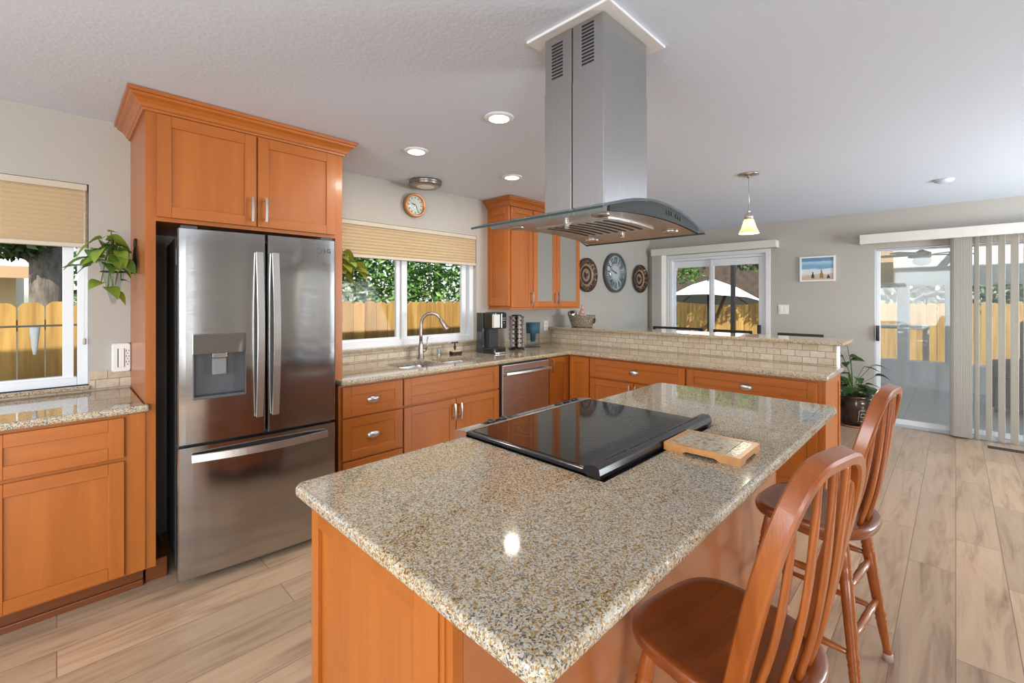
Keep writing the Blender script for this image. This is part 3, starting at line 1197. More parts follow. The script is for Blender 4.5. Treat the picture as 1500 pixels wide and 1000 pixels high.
def wall_plate(name, label, x, z, r):
    t = thing(name, label, 'plate', (x, YL, z), group=None)
    q = Matrix.Rotation(R(90), 4, 'X')
    b = MB()
    bands = [([(0.02, 0.004), (r * 0.55, 0.006), (r * 0.62, 0.016), (r * 0.95, 0.038), (r, 0.040), (r * 0.99, 0.046), (r * 0.93, 0.045)], 1),
             ([(r * 0.93, 0.045), (r * 0.66, 0.0255)], 0), ([(r * 0.66, 0.0255), (r * 0.58, 0.016), (r * 0.54, 0.014)], 2),
             ([(r * 0.54, 0.014), (r * 0.46, 0.022), (r * 0.38, 0.014)], 1), ([(r * 0.38, 0.014), (r * 0.30, 0.018), (r * 0.24, 0.013)], 2),
             ([(r * 0.24, 0.013), (r * 0.12, 0.02), (0.0001, 0.018)], 0)]
    for prf, mi in bands:
        b.lathe(prf, (0, 0, 0), 48, mi, True, None, False)
    b.lathe([(0.02, 0.004), (0.0001, 0.004)], (0, 0, 0), 48, 1, True, None, False)
    o = b.build('dish', [PLATEM, PLATEDARK, PLATEPALE], t, rot=(R(90), 0, 0))
    return t


wall_plate('wall_plate', 'dark embossed brown plate hung nearest the glass wall cabinet', 4.86, 1.748, 0.222)
wall_plate('wall_plate', 'dark embossed brown plate hung between the grey clock and the blind', 6.245, 1.745, 0.212)


def clock(name, label, loc, r, rim_m, dial_m, marks, hands, depth, rim_w, numerals):
    t = thing(name, label, 'clock', loc)
    rot = (R(90), 0, 0)
    b = MB()
    b.lathe([(0.01, 0.002), (r, 0.002), (r, depth), (r - rim_w * 0.4, depth + 0.006), (r - rim_w, depth), (r - rim_w, depth - 0.016), (0.001, depth - 0.016)], (0, 0, 0), 56)
    b.build('case', rim_m, t, rot=rot)
    b = MB()
    rd = r - rim_w
    b.lathe([(rd, depth - 0.0155), (0.001, depth - 0.0145)], (0, 0, 0), 56, caps=False)
    b.build('dial', dial_m, t, rot=rot)
    b = MB()
    zz = depth - 0.0135
    for k in range(12):
        a = PI / 2 - 2 * PI * k / 12
        m = Matrix.Rotation(a, 4, 'Z')
        if numerals == 'roman':
            s = ['XII', 'I', 'II', 'III', 'IV', 'V', 'VI', 'VII', 'VIII', 'IX', 'X', 'XI'][k]
            h, w = rd * 0.40, rd * 0.055
            r0 = rd * 0.52
            adv = {'I': w * 1.7, 'V': w * 3.6, 'X': w * 3.6}
            tot = sum(adv[c] for c in s)
            x = -tot / 2
            for c in s:
                cx = x + adv[c] / 2
                x += adv[c]
                st = {'I': [(0, 0)], 'V': [(1.3, 0), (-1.3, 0)], 'X': [(1.3, -1.3), (-1.3, 1.3)]}[c]
                for top, bot in st:
                    # a stroke from (r0, bot) to (r0+h, top); the tangential axis is -y in this frame
                    p = [(r0, -(cx + bot * w) - w / 2), (r0, -(cx + bot * w) + w / 2), (r0 + h, -(cx + top * w) + w / 2), (r0 + h, -(cx + top * w) - w / 2)]
                    b.add([(px, py, zz) for px, py in p] + [(px, py, zz + 0.002) for px, py in p],
                          [(0, 1, 2, 3), (4, 7, 6, 5), (0, 4, 5, 1), (1, 5, 6, 2), (2, 6, 7, 3), (3, 7, 4, 0)], 0, False, m)
        else:
            b.box(rd * 0.72, rd * 0.9, -rd * 0.035, rd * 0.035, zz, zz + 0.0015, 0, 0, m)
    if numerals == 'roman':
        b.lathe([(rd * 0.45, zz), (rd * 0.46, zz + 0.002), (rd * 0.47, zz)], (0, 0, 0), 40, caps=False)
    b.build('dial_lettering', marks, t, rot=rot)
    b = MB()
    for ang, ln, w in hands:
        m = Matrix.Rotation(R(90 - ang), 4, 'Z')
        zz2 = depth - 0.009
        b.add([(-ln * 0.15, -w, zz2), (ln, -w * 0.4, zz2), (ln, w * 0.4, zz2), (-ln * 0.15, w, zz2),
               (-ln * 0.15, -w, zz2 + 0.002), (ln, -w * 0.4, zz2 + 0.002), (ln, w * 0.4, zz2 + 0.002), (-ln * 0.15, w, zz2 + 0.002)],
              [(0, 1, 2, 3), (4, 7, 6, 5), (0, 4, 5, 1), (1, 5, 6, 2), (2, 6, 7, 3), (3, 7, 4, 0)], 0, False, m)
    b.lathe([(rd * 0.05, depth - 0.014), (rd * 0.05, depth - 0.004), (0.0001, depth - 0.004)], (0, 0, 0), 14)
    b.build('hands', marks, t, rot=rot)
    b = MB()
    b.lathe([(rd, depth - 0.003), (rd, depth - 0.001), (0.0001, depth)], (0, 0, 0), 40, caps=False)
    b.build('glass', GLASS, t, rot=rot)
    return t


clock('wall_clock', 'large grey rimmed clock with roman numerals between two wall plates', (5.54, YL, 1.805), 0.278, DARKGREY, GREYDIAL,
      plain('numeral_grey', (0.10, 0.10, 0.105), 0.5), [(285, 0.10, 0.009), (292, 0.15, 0.006)], 0.05, 0.035, 'roman')
clock('wall_clock', 'small copper rimmed round clock above the sink window', (2.235, YL, 2.262), 0.104, plain('copper_rim', (0.60, 0.27, 0.12), 0.3, 0.5), CREAMPAPER,
      plain('dial_black', (0.03, 0.03, 0.03), 0.5), [(290, 0.045, 0.004), (150, 0.066, 0.003)], 0.05, 0.02, 'bars')


def recessed(label, x, y, watts, grp='recessed ceiling lights'):
    t = thing('recessed_light', label, 'ceiling light', (x, y, ZC), group=grp)
    b = MB()
    b.lathe([(0.056, -0.010), (0.062, -0.012), (0.080, -0.006), (0.084, -0.0005), (0.058, -0.0005)], (0, 0, 0), 36, caps=False)
    b.build('trim_ring', TRIMW, t)
    b = MB()
    b.lathe([(0.0001, -0.007), (0.057, -0.009), (0.057, -0.002)], (0, 0, 0), 32, caps=False)
    b.build('lens', LAMPE, t)
    d = bpy.data.lights.new('recessed_lamp', 'AREA')
    d.shape = 'DISK'
    d.size = 0.085
    d.energy = watts
    d.color = (1.0, 0.93, 0.83)
    o = bpy.data.objects.new('recessed_lamp', d)
    COL.objects.link(o)
    o.parent = t
    o.location = (0, 0, -0.016)


recessed('recessed ceiling light nearest the range hood chimney', 1.736, 1.815, 7)
recessed('recessed ceiling light nearest the fridge cabinet', 1.728, 2.624, 5)
recessed('recessed ceiling light in front of the corner wall cabinet', 2.648, 2.614, 5)

t = thing('flush_light', 'round flush ceiling light with brushed rim above the sink clock', 'ceiling light', (2.222, 3.235, ZC))
b = MB()
b.lathe([(0.126, 0), (0.138, -0.004), (0.138, -0.018), (0.134, -0.020), (0.137, -0.024), (0.130, -0.046), (0.112, -0.052), (0.098, -0.050)], (0, 0, 0), 48)
b.build('rim', plain('brushed_rim', (0.30, 0.27, 0.25), 0.3, 0.9), t)
b = MB()
b.lathe([(0.100, -0.048), (0.05, -0.052), (0.0001, -0.053)], (0, 0, 0), 36, caps=False)
b.build('diffuser', LAMPW, t)

t = thing('pendant_light', 'small glass bell pendant light hanging above the bar counter', 'pendant light', (3.938, 1.192, ZC))
b = MB()
b.lathe([(0.0001, -0.002), (0.076, -0.002), (0.074, -0.008), (0.03, -0.014), (0.012, -0.02), (0.012, -0.035), (0.0001, -0.036)], (0, 0, 0), 32)
b.build('canopy', NICKEL, t)
b = MB()
b.cyl((0, 0, -0.03), (0, 0, -0.30), 0.0035, seg=8)
b.build('stem', NICKEL, t)
b = MB()
b.lathe([(0.004, -0.285), (0.010, -0.29), (0.012, -0.305), (0.008, -0.312), (0.020, -0.318), (0.032, -0.338), (0.034, -0.366), (0.0001, -0.366)], (0, 0, 0), 24)
b.build('socket_cap', NICKEL, t)
b = MB()
pr = [(0.030, -0.358), (0.036, -0.372), (0.044, -0.40), (0.055, -0.435), (0.076, -0.480)]
b.lathe(pr + [(r_ - 0.003, z_) for r_, z_ in reversed(pr)], (0, 0, 0), 36, caps=False)
b.build('shade', SHADEGLASS, t)
b = MB()
b.ball((0, 0, -0.41), 0.022, 16, 10)
b.build('bulb', LAMPE, t)
d = bpy.data.lights.new('pendant_lamp', 'POINT')
d.energy = 14
d.color = (1, 0.85, 0.62)
d.shadow_soft_size = 0.008
o = bpy.data.objects.new('pendant_lamp', d)
COL.objects.link(o)
o.parent = t
o.location = (0, 0, -0.468)

b = MB()
b.lathe([(0.0001, -0.022), (0.05, -0.022), (0.062, -0.014), (0.066, -0.001), (0.0001, -0.001)], (0, 0, 0), 32)
tag(b.build('smoke_detector', CEILM, None, (5.278, 0.07, ZC)), 'round white disc on the ceiling near the sunroom door', 'smoke detector')

t = thing('floor_register', 'brown metal floor vent before the sunroom door', 'floor vent', (6.33, -0.36, 0.0))
b = MB()
b.box(-0.05, 0.05, -0.14, 0.14, 0.0, 0.005, bev=0.002)
b.build('plate', BROWNMETAL, t)
b = MB()
for k in range(20):
    y = -0.125 + k * 0.0132
    b.box(-0.038, 0.038, y - 0.003, y + 0.003, 0.004, 0.0065)
b.build('slots', GRILLE_DARK, t)
# ------------------------------------------------------------------ cabinet building blocks
def shaker(parent, name, x0, x1, z0, z1, st=0.057, rail=None, y=0.0, horiz=False, glass=None, mat=None):
    """a five piece front; its face is at local y, looking along -y"""
    rail = st if rail is None else rail
    th = 0.02
    b = MB()
    bv = 0.0018
    b.box(x0, x0 + st, y, y + th, z0, z1, 0, bv, mat, 1)
    b.box(x1 - st, x1, y, y + th, z0, z1, 0, bv, mat, 1)
    b.box(x0 + st, x1 - st, y + 0.0004, y + th, z0, z0 + rail, 1, bv, mat, 1)
    b.box(x0 + st, x1 - st, y + 0.0004, y + th, z1 - rail, z1, 1, bv, mat, 1)
    if glass is None:
        b.box(x0 + st - 0.004, x1 - st + 0.004, y + 0.0085, y + 0.016, z0 + rail - 0.004, z1 - rail + 0.004, 1 if horiz else 0, 0, mat)
    o = b.build(name, [WV, WX], parent)
    if glass is not None:
        g = MB()
        g.box(x0 + st - 0.004, x1 - st + 0.004, y + 0.008, y + 0.012, z0 + rail - 0.004, z1 - rail + 0.004, 0, 0, mat)
        g.build('glass_pane', glass, o)
    return o


def bar_pull(parent, x, z, ln=0.128, y=0.0):
    b = MB()
    b.cyl((x, y, z - ln * 0.38), (x, y - 0.026, z - ln * 0.38), 0.0045, seg=10)
    b.cyl((x, y, z + ln * 0.38), (x, y - 0.026, z + ln * 0.38), 0.0045, seg=10)
    pts = [(x, y - 0.024 - 0.006 * math.sin(PI * k / 12), z - ln / 2 + ln * k / 12) for k in range(13)]
    b.sweep(pts, lambda t: [(0.0065 * a, 0.0042 * c) for a, c in ((-1, -1), (1, -1), (1, 1), (-1, 1))], 0, False, (0, 1, 0))
    return b.build('handle', NICKEL, parent)


def cup_pull(parent, x, z, y=0.0):
    """a bin pull: half an oval shell bulging forward over a flat oval back plate"""
    b = MB()
    w, h, d = 0.046, 0.024, 0.024
    nu, nv = 16, 8
    vv, ff = [], []
    for i in range(nu + 1):
        a = PI * i / nu
        for j in range(nv + 1):
            e = -PI * 0.22 + (PI * 0.72) * j / nv
            vv.append((x - w * math.cos(a), y - d * math.sin(a) * math.cos(e), z + h * math.sin(e) * (0.35 + 0.65 * math.sin(a))))
    for i in range(nu):
        for j in range(nv):
            k = i * (nv + 1) + j
            ff.append((k, k + nv + 1, k + nv + 2, k + 1))
    b.add(vv, ff, 0, True)
    pl = [(x + w * 1.05 * math.cos(2 * PI * k / 24), z + h * 0.98 * math.sin(2 * PI * k / 24)) for k in range(24)]
    vv = [(px, y - 0.003, pz) for px, pz in pl] + [(px, y, pz) for px, pz in pl]
    b.add(vv, [tuple(range(24))[::-1], tuple(range(24, 48))] + [(k, (k + 1) % 24, 24 + (k + 1) % 24, 24 + k) for k in range(24)])
    return b.build('cup_handle', NICKEL, parent)


def base_body(t, x0, x1, d=0.62, top=0.878, y=0.02, hollow_top=None, toe=True):
    b = MB()
    if hollow_top:
        b.box(x0, x1, y, d, 0.10, hollow_top)
        b.box(x0, x1, y, y + 0.02, hollow_top, top)
        b.box(x0, x0 + 0.016, y + 0.02, d, hollow_top, top)
        b.box(x1 - 0.016, x1, y + 0.02, d, hollow_top, top)
    else:
        b.box(x0, x1, y, d, 0.10, top)
    b.build('body', WV, t)
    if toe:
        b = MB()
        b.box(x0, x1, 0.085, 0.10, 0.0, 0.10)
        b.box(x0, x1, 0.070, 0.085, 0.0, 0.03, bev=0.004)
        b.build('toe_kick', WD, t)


def crown(parent, path, offs, prof):
    """mitred crown moulding: prof = (out, z) swept round the corners"""
    b = MB()
    m = len(prof)
    vv = []
    for (px, py), (ox, oy) in zip(path, offs):
        for o_, z_ in prof:
            vv.append((px + ox * o_, py + oy * o_, z_))
    ff = []
    for i in range(len(path) - 1):
        for k in range(m):
            k2 = (k + 1) % m
            ff.append((i * m + k, i * m + k2, (i + 1) * m + k2, (i + 1) * m + k))
    ff += [tuple(range(m)), tuple(range((len(path) - 1) * m, len(path) * m))[::-1]]
    b.add(vv, ff)
    return b.build('crown_moulding', WX, parent)


CROWN = [(-0.02, 2.352), (0.010, 2.352), (0.013, 2.362), (0.020, 2.366), (0.026, 2.380), (0.040, 2.396), (0.058, 2.406), (0.062, 2.416),
         (0.072, 2.419), (0.074, 2.436), (-0.02, 2.436)]

# ------------------------------------------------------------------ the tall fridge surround
t = thing('fridge_surround', 'tall honey maple cabinet surround enclosing the fridge with doors above', 'cabinet', (0, 2.81, 0))
b = MB()
b.box(0.305, 0.346, 0.02, 0.64, 0.10, 2.36)
b.build('side_panel', WV, t)
b = MB()
b.box(1.254, 1.30, 0.02, 0.64, 0.0, 2.36)
b.build('side_panel', WV, t)
b = MB()
b.box(0.346, 1.254, 0.02, 0.64, 1.815, 2.36)
b.build('upper_box', WV, t)
d = shaker(t, 'door', 0.350, 0.793, 1.835, 2.345)
bar_pull(d, 0.767, 1.926, 0.135)
d = shaker(t, 'door', 0.801, 1.248, 1.835, 2.345)
bar_pull(d, 0.837, 1.932, 0.135)
crown(t, [(0.305, 0.64), (0.305, 0.02), (1.30, 0.02), (1.30, 0.64)], [(-1, 0), (-1, -1), (1, -1), (1, 0)], CROWN)
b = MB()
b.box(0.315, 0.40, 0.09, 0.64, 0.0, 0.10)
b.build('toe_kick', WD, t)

# ------------------------------------------------------------------ left base run
t = thing('base_cabinet', 'maple base cabinet with drawer and door under the window beside the fridge', 'cabinet', (-1.0, 2.81, 0))
base_body(t, 0.0, 1.304)
shaker(t, 'drawer', 0.786, 1.226, 0.672, 0.862, horiz=True)
shaker(t, 'door', 0.786, 1.226, 0.112, 0.655)
shaker(t, 'drawer', 0.33, 0.774, 0.672, 0.862, horiz=True)
shaker(t, 'door', 0.33, 0.774, 0.112, 0.655)
b = MB()
b.box(1.236, 1.304, 0.012, 0.02, 0.105, 0.872)
b.build('filler_strip', WV, t)
b = MB()
b.slab(round_poly([(-1.0, 2.785), (0.318, 2.785), (0.318, 2.828), (0.304, 2.828), (0.304, 3.441), (-1.0, 3.441)], [0, 0.016, 0, 0, 0, 0]), 0.879, 0.914, 0.012)
tag(b.build('worktop', GR), 'short speckled granite worktop under the window beside the fridge', 'worktop')

# ------------------------------------------------------------------ sink run
YS = 2.75
t = thing('drawer_cabinet', 'maple three drawer base cabinet between the fridge and the sink cabinet', 'cabinet', (0, YS, 0))
base_body(t, 1.303, 1.7055)
b = MB()
b.box(1.248, 1.303, 0.02, 0.075, 0.0, 0.878)
b.build('filler_strip', WV, t)
for z0, z1, cz in ((0.672, 0.866, 0.765), (0.398, 0.662, 0.53), (0.112, 0.386, 0.25)):
    d = shaker(t, 'drawer', 1.267, 1.700, z0, z1, horiz=True)
    cup_pull(d, 1.482, cz, 0.0085)
t = thing('sink_cabinet', 'maple sink base cabinet with a false front over two doors', 'cabinet', (0, YS, 0))
base_body(t, 1.7065, 2.638, hollow_top=0.62)
shaker(t, 'false_front', 1.713, 2.630, 0.678, 0.866, horiz=True)
d = shaker(t, 'door', 1.713, 2.169, 0.112, 0.662)
bar_pull(d, 2.143, 0.565, 0.12)
d = shaker(t, 'door', 2.176, 2.630, 0.112, 0.662)
bar_pull(d, 2.205, 0.565, 0.12)

t = thing('dishwasher', 'stainless dishwasher with a bowed bar handle beside the sink cabinet', 'dishwasher', (0, YS, 0))
b = MB()
b.box(2.645, 3.282, 0.02, 0.60, 0.10, 0.874)
b.build('tub', BLACKM, t)
b = MB()
b.box(2.660, 3.274, -0.012, 0.02, 0.115, 0.862, bev=0.006)
d = b.build('door', ST, t)
b = MB()
pts = [(2.672 + 0.590 * k / 16, -0.050 - 0.020 * math.sin(PI * k / 16), 0.786) for k in range(17)]
b.sweep(pts, [(-0.006, -0.013), (0.003, -0.017), (0.007, 0.0), (0.003, 0.017), (-0.006, 0.013)], 0, False)
b.box(2.672, 2.690, -0.052, -0.008, 0.775, 0.797)
b.box(3.246, 3.262, -0.052, -0.008, 0.775, 0.797)
b.build('handle', NICKEL, d)
b = MB()
b.box(2.66, 3.274, 0.06, 0.10, 0.0, 0.112)
b.build('kick_plate', BLACKM, t)

t = thing('corner_cabinet', 'maple corner base cabinet with two narrow doors meeting at the inner corner', 'cabinet', (0, 0, 0))
b = MB()
b.box(3.286, 3.62, YS + 0.02, 3.40, 0.10, 0.878)
b.box(3.62, 4.155, 2.512, 3.40, 0.10, 0.878)
b.build('body', WV, t)
d = shaker(t, 'door', 3.296, 3.590, 0.112, 0.866, y=YS)
bar_pull(d, 3.322, 0.79, 0.13, YS)
mr_ = Matrix.Translation((3.60, 2.745, 0)) @ Matrix.Rotation(R(-90), 4, 'Z')
shaker(t, 'door', 0.0, 0.228, 0.112, 0.866, mat=mr_)
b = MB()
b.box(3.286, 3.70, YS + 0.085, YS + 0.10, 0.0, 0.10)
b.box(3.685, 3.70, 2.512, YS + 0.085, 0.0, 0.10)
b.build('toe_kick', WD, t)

# ------------------------------------------------------------------ peninsula
XP = 3.60
t = thing('peninsula_cabinet', 'maple peninsula cabinet with one drawer over two doors nearest the corner', 'cabinet', (XP, 2.51, 0), -90)
base_body(t, 0.0, 0.944, 0.555)
d = shaker(t, 'drawer', 0.008, 0.936, 0.690, 0.862, horiz=True)
cup_pull(d, 0.470, 0.772, 0.0085)
d = shaker(t, 'door', 0.008, 0.469, 0.112, 0.676)
bar_pull(d, 0.442, 0.60, 0.12)
d = shaker(t, 'door', 0.475, 0.936, 0.112, 0.676)
bar_pull(d, 0.502, 0.60, 0.12)
t = thing('peninsula_cabinet', 'maple peninsula cabinet with a wide drawer at the free end', 'cabinet', (XP, 1.565, 0), -90)
base_body(t, 0.0, 0.926, 0.555)
d = shaker(t, 'drawer', 0.008, 0.900, 0.690, 0.862, horiz=True)
cup_pull(d, 0.452, 0.772, 0.0085)
d = shaker(t, 'door', 0.008, 0.451, 0.112, 0.676)
bar_pull(d, 0.424, 0.60, 0.12)
d = shaker(t, 'door', 0.457, 0.900, 0.112, 0.676)
bar_pull(d, 0.484, 0.60, 0.12)
me_ = Matrix.Translation((0.946, 0.02, 0)) @ Matrix.Rotation(R(90), 4, 'Z')
shaker(t, 'end_panel', 0.0, 0.535, 0.0, 0.878, st=0.05, rail=0.06, mat=me_)

b = MB()
poly = [(1.248, 2.725), (3.572, 2.725), (3.572, 0.598), (4.159, 0.598), (4.159, 3.441), (1.302, 3.441), (1.302, 2.828), (1.248, 2.828)]
b.slab(round_poly(poly, [0.018, 0.02, 0.022, 0, 0, 0, 0, 0]), 0.879, 0.914, 0.012)
wt = tag(b.build('worktop', GR), 'L-shaped speckled granite worktop with the sink, turning along the tiled bar wall', 'worktop')
BOWLS = [(1.80, 2.165, 2.865, 3.215), (2.215, 2.60, 2.885, 3.215)]
for bx in BOWLS:
    c = MB()
    c.slab(rrect(*bx, 0.07, 8), 0.86, 0.93)
    cut(wt, c.build('cutter', GR))

t = thing('sink', 'undermount stainless double bowl sink in the granite worktop', 'sink', (2.2, 3.04, 0.878))
for (x0, x1, y0, y1), dep in zip(BOWLS, (0.17, 0.17)):
    b = MB()
    n = len(rrect(0, 1, 0, 1, 0.1, 8))
    rings = []
    for ins, z in ((-0.022, 0.0), (-0.002, 0.0), (0.0, -0.006), (0.006, -dep + 0.03), (0.03, -dep), (0.12, -dep - 0.004)):
        rings.append([(x - 2.2, y - 3.04, z) for x, y in rrect(x0 + ins, x1 - ins, y0 + ins, y1 - ins, max(0.02, 0.07 - ins * 0.3), 8)])
    for ins, z in ((0.12, -dep - 0.007), (0.028, -dep - 0.003), (0.003, -dep + 0.03), (-0.003, -0.006), (-0.022, -0.003)):
        rings.append([(x - 2.2, y - 3.04, z) for x, y in rrect(x0 + ins, x1 - ins, y0 + ins, y1 - ins, max(0.02, 0.07 - ins * 0.3), 8)])
    vv = [p for r_ in rings for p in r_]
    ff = []
    for i in range(len(rings)):
        i2 = (i + 1) % len(rings)
        if i == 5:
            ff.append(tuple(5 * n + k for k in range(n)))
            ff.append(tuple(6 * n + k for k in range(n))[::-1])
            continue
        for k in range(n):
            k2 = (k + 1) % n
            ff.append((i * n + k, i * n + k2, i2 * n + k2, i2 * n + k))
    b.add(vv, ff, 0, True)
    bo = b.build('bowl', CHROME if False else ST, t)
    b = MB()
    b.lathe([(0.042, -dep - 0.0035), (0.042, -dep - 0.001), (0.03, -dep - 0.0025), (0.0001, -dep - 0.003)], ((x0 + x1) / 2 - 2.2, (y0 + y1) / 2 - 3.04, 0), 24)
    b.build('drain', CHROME, bo)

# bar: half wall, tile, top
b = MB()
b.box(4.168, 4.285, 0.64, YL, 0.0, 1.075)
struct('wall_bar', b, TRIMW, 'half height wall behind the peninsula carrying the raised bar', 'half wall')
b = MB()
b.box(4.16, 4.168, 0.645, YL - 0.008, 0.914, 1.075)
struct('trim_5', b, TILEY, 'travertine brick tile on the bar wall above the peninsula worktop', 'tile backsplash')
b = MB()
b.slab(round_poly([(4.105, 0.588), (4.535, 0.588), (4.535, 3.445), (4.105, 3.445)], [0.02, 0.02, 0, 0]), 1.0755, 1.107, 0.010)
tag(b.build('bar_worktop', GR), 'long raised granite bar top on the tiled half wall', 'worktop')

# ------------------------------------------------------------------ corner wall cabinet
t = thing('wall_cabinet', 'maple corner wall cabinet with one solid and two frosted glass doors', 'cabinet', (0, 3.12, 0))
ZB, ZT = 1.343, 2.36
b = MB()
b.box(3.155, 3.480, 0.02, 0.33, ZB, ZT)
b.box(3.480, 4.287, 0.02, 0.33, ZT - 0.02, ZT)
b.box(3.480, 4.287, 0.02, 0.33, ZB, ZB + 0.02)
b.box(3.480, 4.287, 0.315, 0.33, ZB + 0.02, ZT - 0.02)
b.box(4.267, 4.287, 0.02, 0.315, ZB + 0.02, ZT - 0.02)
b.box(3.845, 3.875, 0.02, 0.04, ZB + 0.02, ZT - 0.02)
b.build('body', WV, t)
for z in (1.68, 2.02):
    b = MB()
    b.box(3.482, 4.265, 0.05, 0.313, z, z + 0.018)
    b.build('shelf', WX, t)
d = shaker(t, 'door', 3.158, 3.472, ZB + 0.004, ZT - 0.012)
bar_pull(d, 3.447, ZB + 0.10, 0.12)
d = shaker(t, 'glass_door', 3.484, 3.857, ZB + 0.004, ZT - 0.012, st=0.062, glass=FROST)
bar_pull(d, 3.832, ZB + 0.10, 0.12)
d = shaker(t, 'glass_door', 3.863, 4.285, ZB + 0.004, ZT - 0.012, st=0.062, glass=FROST)
bar_pull(d, 3.888, ZB + 0.10, 0.12)
ms_ = Matrix.Translation((3.135, 0.33, 0)) @ Matrix.Rotation(R(-90), 4, 'Z')
shaker(t, 'end_panel', 0.0, 0.31, ZB + 0.02, ZT - 0.004, st=0.06, rail=0.075, mat=ms_)
b = MB()
b.box(3.140, 4.287, 0.0, 0.33, ZB - 0.018, ZB)
b.build('light_rail', WX, t)
crown(t, [(3.14, 0.33), (3.14, 0.005), (4.287, 0.005), (4.287, 0.33)], [(-1, 0), (-1, -1), (1, -1), (1, 0)], CROWN)

# ------------------------------------------------------------------ island
def wood_panel(parent, name, boxes, mats=None):
    b = MB()
    for bx in boxes:
        b.box(*bx[:6], bx[6] if len(bx) > 6 else 0, 0.0015, None, 1)
    return b.build(name, mats or [WV, WX], parent)


t = thing('island_cabinet', 'maple island base cabinet under the near end of the granite top', 'cabinet', (0.50, 0.65, 0))
b = MB()
b.box(0.022, 0.575, 0.018, 0.61, 0.10, 0.877)
b.build('body', WV, t)
# end panel towards the viewer: stiles, rails, field
wood_panel(t, 'end_panel', [(0.0, 0.022, 0.59, 0.63, 0.0, 0.877), (0.0, 0.022, 0.04, 0.121, 0.0, 0.877), (-0.0005, 0.022, 0.1215, 0.5895, 0.800, 0.877, 1),
                            (0.0, 0.022, 0.121, 0.59, 0.0, 0.11, 1), (0.012, 0.022, 0.123, 0.588, 0.10, 0.81)])
wood_panel(t, 'corner_post', [(0.004, 0.03, 0.0, 0.04, 0.0, 0.877), (-0.002, 0.012, 0.018, 0.026, 0.0, 0.877)])
ms_ = Matrix.Translation((0.575, 0.63, 0)) @ Matrix.Rotation(R(180), 4, 'Z')
shaker(t, 'drawer', 0.0, 0.545, 0.690, 0.862, horiz=True, mat=ms_)
shaker(t, 'door', 0.0, 0.545, 0.112, 0.676, mat=ms_)
t = thing('island_cabinet', 'maple island base cabinet under the far end beyond the cooktop', 'cabinet', (1.868, 0.65, 0))
b = MB()
b.box(0.0, 0.682, 0.018, 0.61, 0.10, 0.877)
b.build('body', WV, t)
wood_panel(t, 'end_panel', [(0.682, 0.702, 0.0, 0.63, 0.0, 0.877)])
ms_ = Matrix.Translation((0.68, 0.63, 0)) @ Matrix.Rotation(R(180), 4, 'Z')
shaker(t, 'drawer', 0.0, 0.675, 0.690, 0.862, horiz=True, mat=ms_)
shaker(t, 'door', 0.0, 0.675, 0.112, 0.676, mat=ms_)
b = MB()
b.box(0.53, 2.548, 0.65, 0.667, 0.0, 0.877)
tag(b.build('island_back_panel', WXG), 'flat maple back panel of the island facing the two stools', 'panel')

b = MB()
poly = [(0.458, 0.398), (2.625, 0.398), (2.625, 1.308), (1.866, 1.308), (1.866, 0.705), (1.079, 0.705), (1.079, 1.308), (0.458, 1.308)]
b.slab(round_poly(poly, [0.035, 0.045, 0.045, 0, 0, 0, 0, 0.03]), 0.8785, 0.914, 0.0135, seg=4)
tag(b.build('island_worktop', GR), 'large speckled gold granite island top notched around the cooktop', 'worktop')
# ------------------------------------------------------------------ range in the island
t = thing('range', 'slide-in electric range with a black glass cooktop set into the granite island', 'range', (1.0835, 0.71, 0))
W = 0.778
b = MB()
b.box(0.002, W - 0.002, 0.01, 0.60, 0.02, 0.905)
b.build('body', BLACKM, t)
b = MB()
b.slab(rrect(-0.006, W + 0.006, 0.02, 0.588, 0.006, 3), 0.9145, 0.929, 0.004, 0, 2)
b.build('frame_trim', BLACK, t)
b = MB()
b.slab(rrect(0.012, W - 0.012, 0.05, 0.580, 0.004, 3), 0.9285, 0.931, 0.001, 0, 1)
gt = b.build('glass_top', BLACKGLASS, t)
for cx, cy, r in ((0.20, 0.16, 0.075), (0.57, 0.17, 0.10), (0.20, 0.43, 0.105), (0.57, 0.43, 0.08)):
    b = MB()
    for rr in (r, r * 0.62):
        b.lathe([(rr - 0.0012, 0.9311), (rr, 0.93125), (rr + 0.0012, 0.9311)], (cx, cy, 0), 48, caps=False)
    b.build('burner_ring', plain('burner_mark', (0.05, 0.05, 0.052), 0.25), gt)
b = MB()
sec = [(0.002, 0.9145), (0.045, 0.9145), (0.060, 0.931), (0.055, 0.939), (0.040, 0.949), (0.014, 0.950), (0.004, 0.942), (0.0, 0.926)]
x0, x1 = -0.012, W + 0.022
vv = [(x0, y_, z_) for y_, z_ in sec] + [(x1, y_, z_) for y_, z_ in sec]
n = len(sec)
b.add(vv, [tuple(range(n)), tuple(range(n, 2 * n))[::-1]] + [(k, (k + 1) % n, n + (k + 1) % n, n + k) for k in range(n)])
vt = b.build('vent_trim', BLACK, t)
b = MB()
for k in range(5):
    xs = 0.06 + k * 0.136
    b.box(xs, xs + 0.115, 0.024, 0.031, 0.9485, 0.9503)
b.build('vent_slots', GRILLE_DARK, vt)
b = MB()
sec = [(0.588, 0.915), (0.588, 0.930), (0.600, 0.931), (0.650, 0.925), (0.664, 0.917), (0.660, 0.892), (0.61, 0.866)]
x0, x1 = -0.012, W + 0.012
n = len(sec)
vv = [(x0, y_, z_) for y_, z_ in sec] + [(x1, y_, z_) for y_, z_ in sec]
b.add(vv, [tuple(range(n)), tuple(range(n, 2 * n))[::-1]] + [(k, (k + 1) % n, n + (k + 1) % n, n + k) for k in range(n)])
cp = b.build('control_panel', ST, t)
sl = Matrix.Translation((0, 0.625, 0.928)) @ Matrix.Rotation(math.atan2(-0.006, 0.050), 4, 'X')
b = MB()
b.box(0.11, W - 0.07, -0.021, 0.020, -0.001, 0.0012, 0, 0, sl)
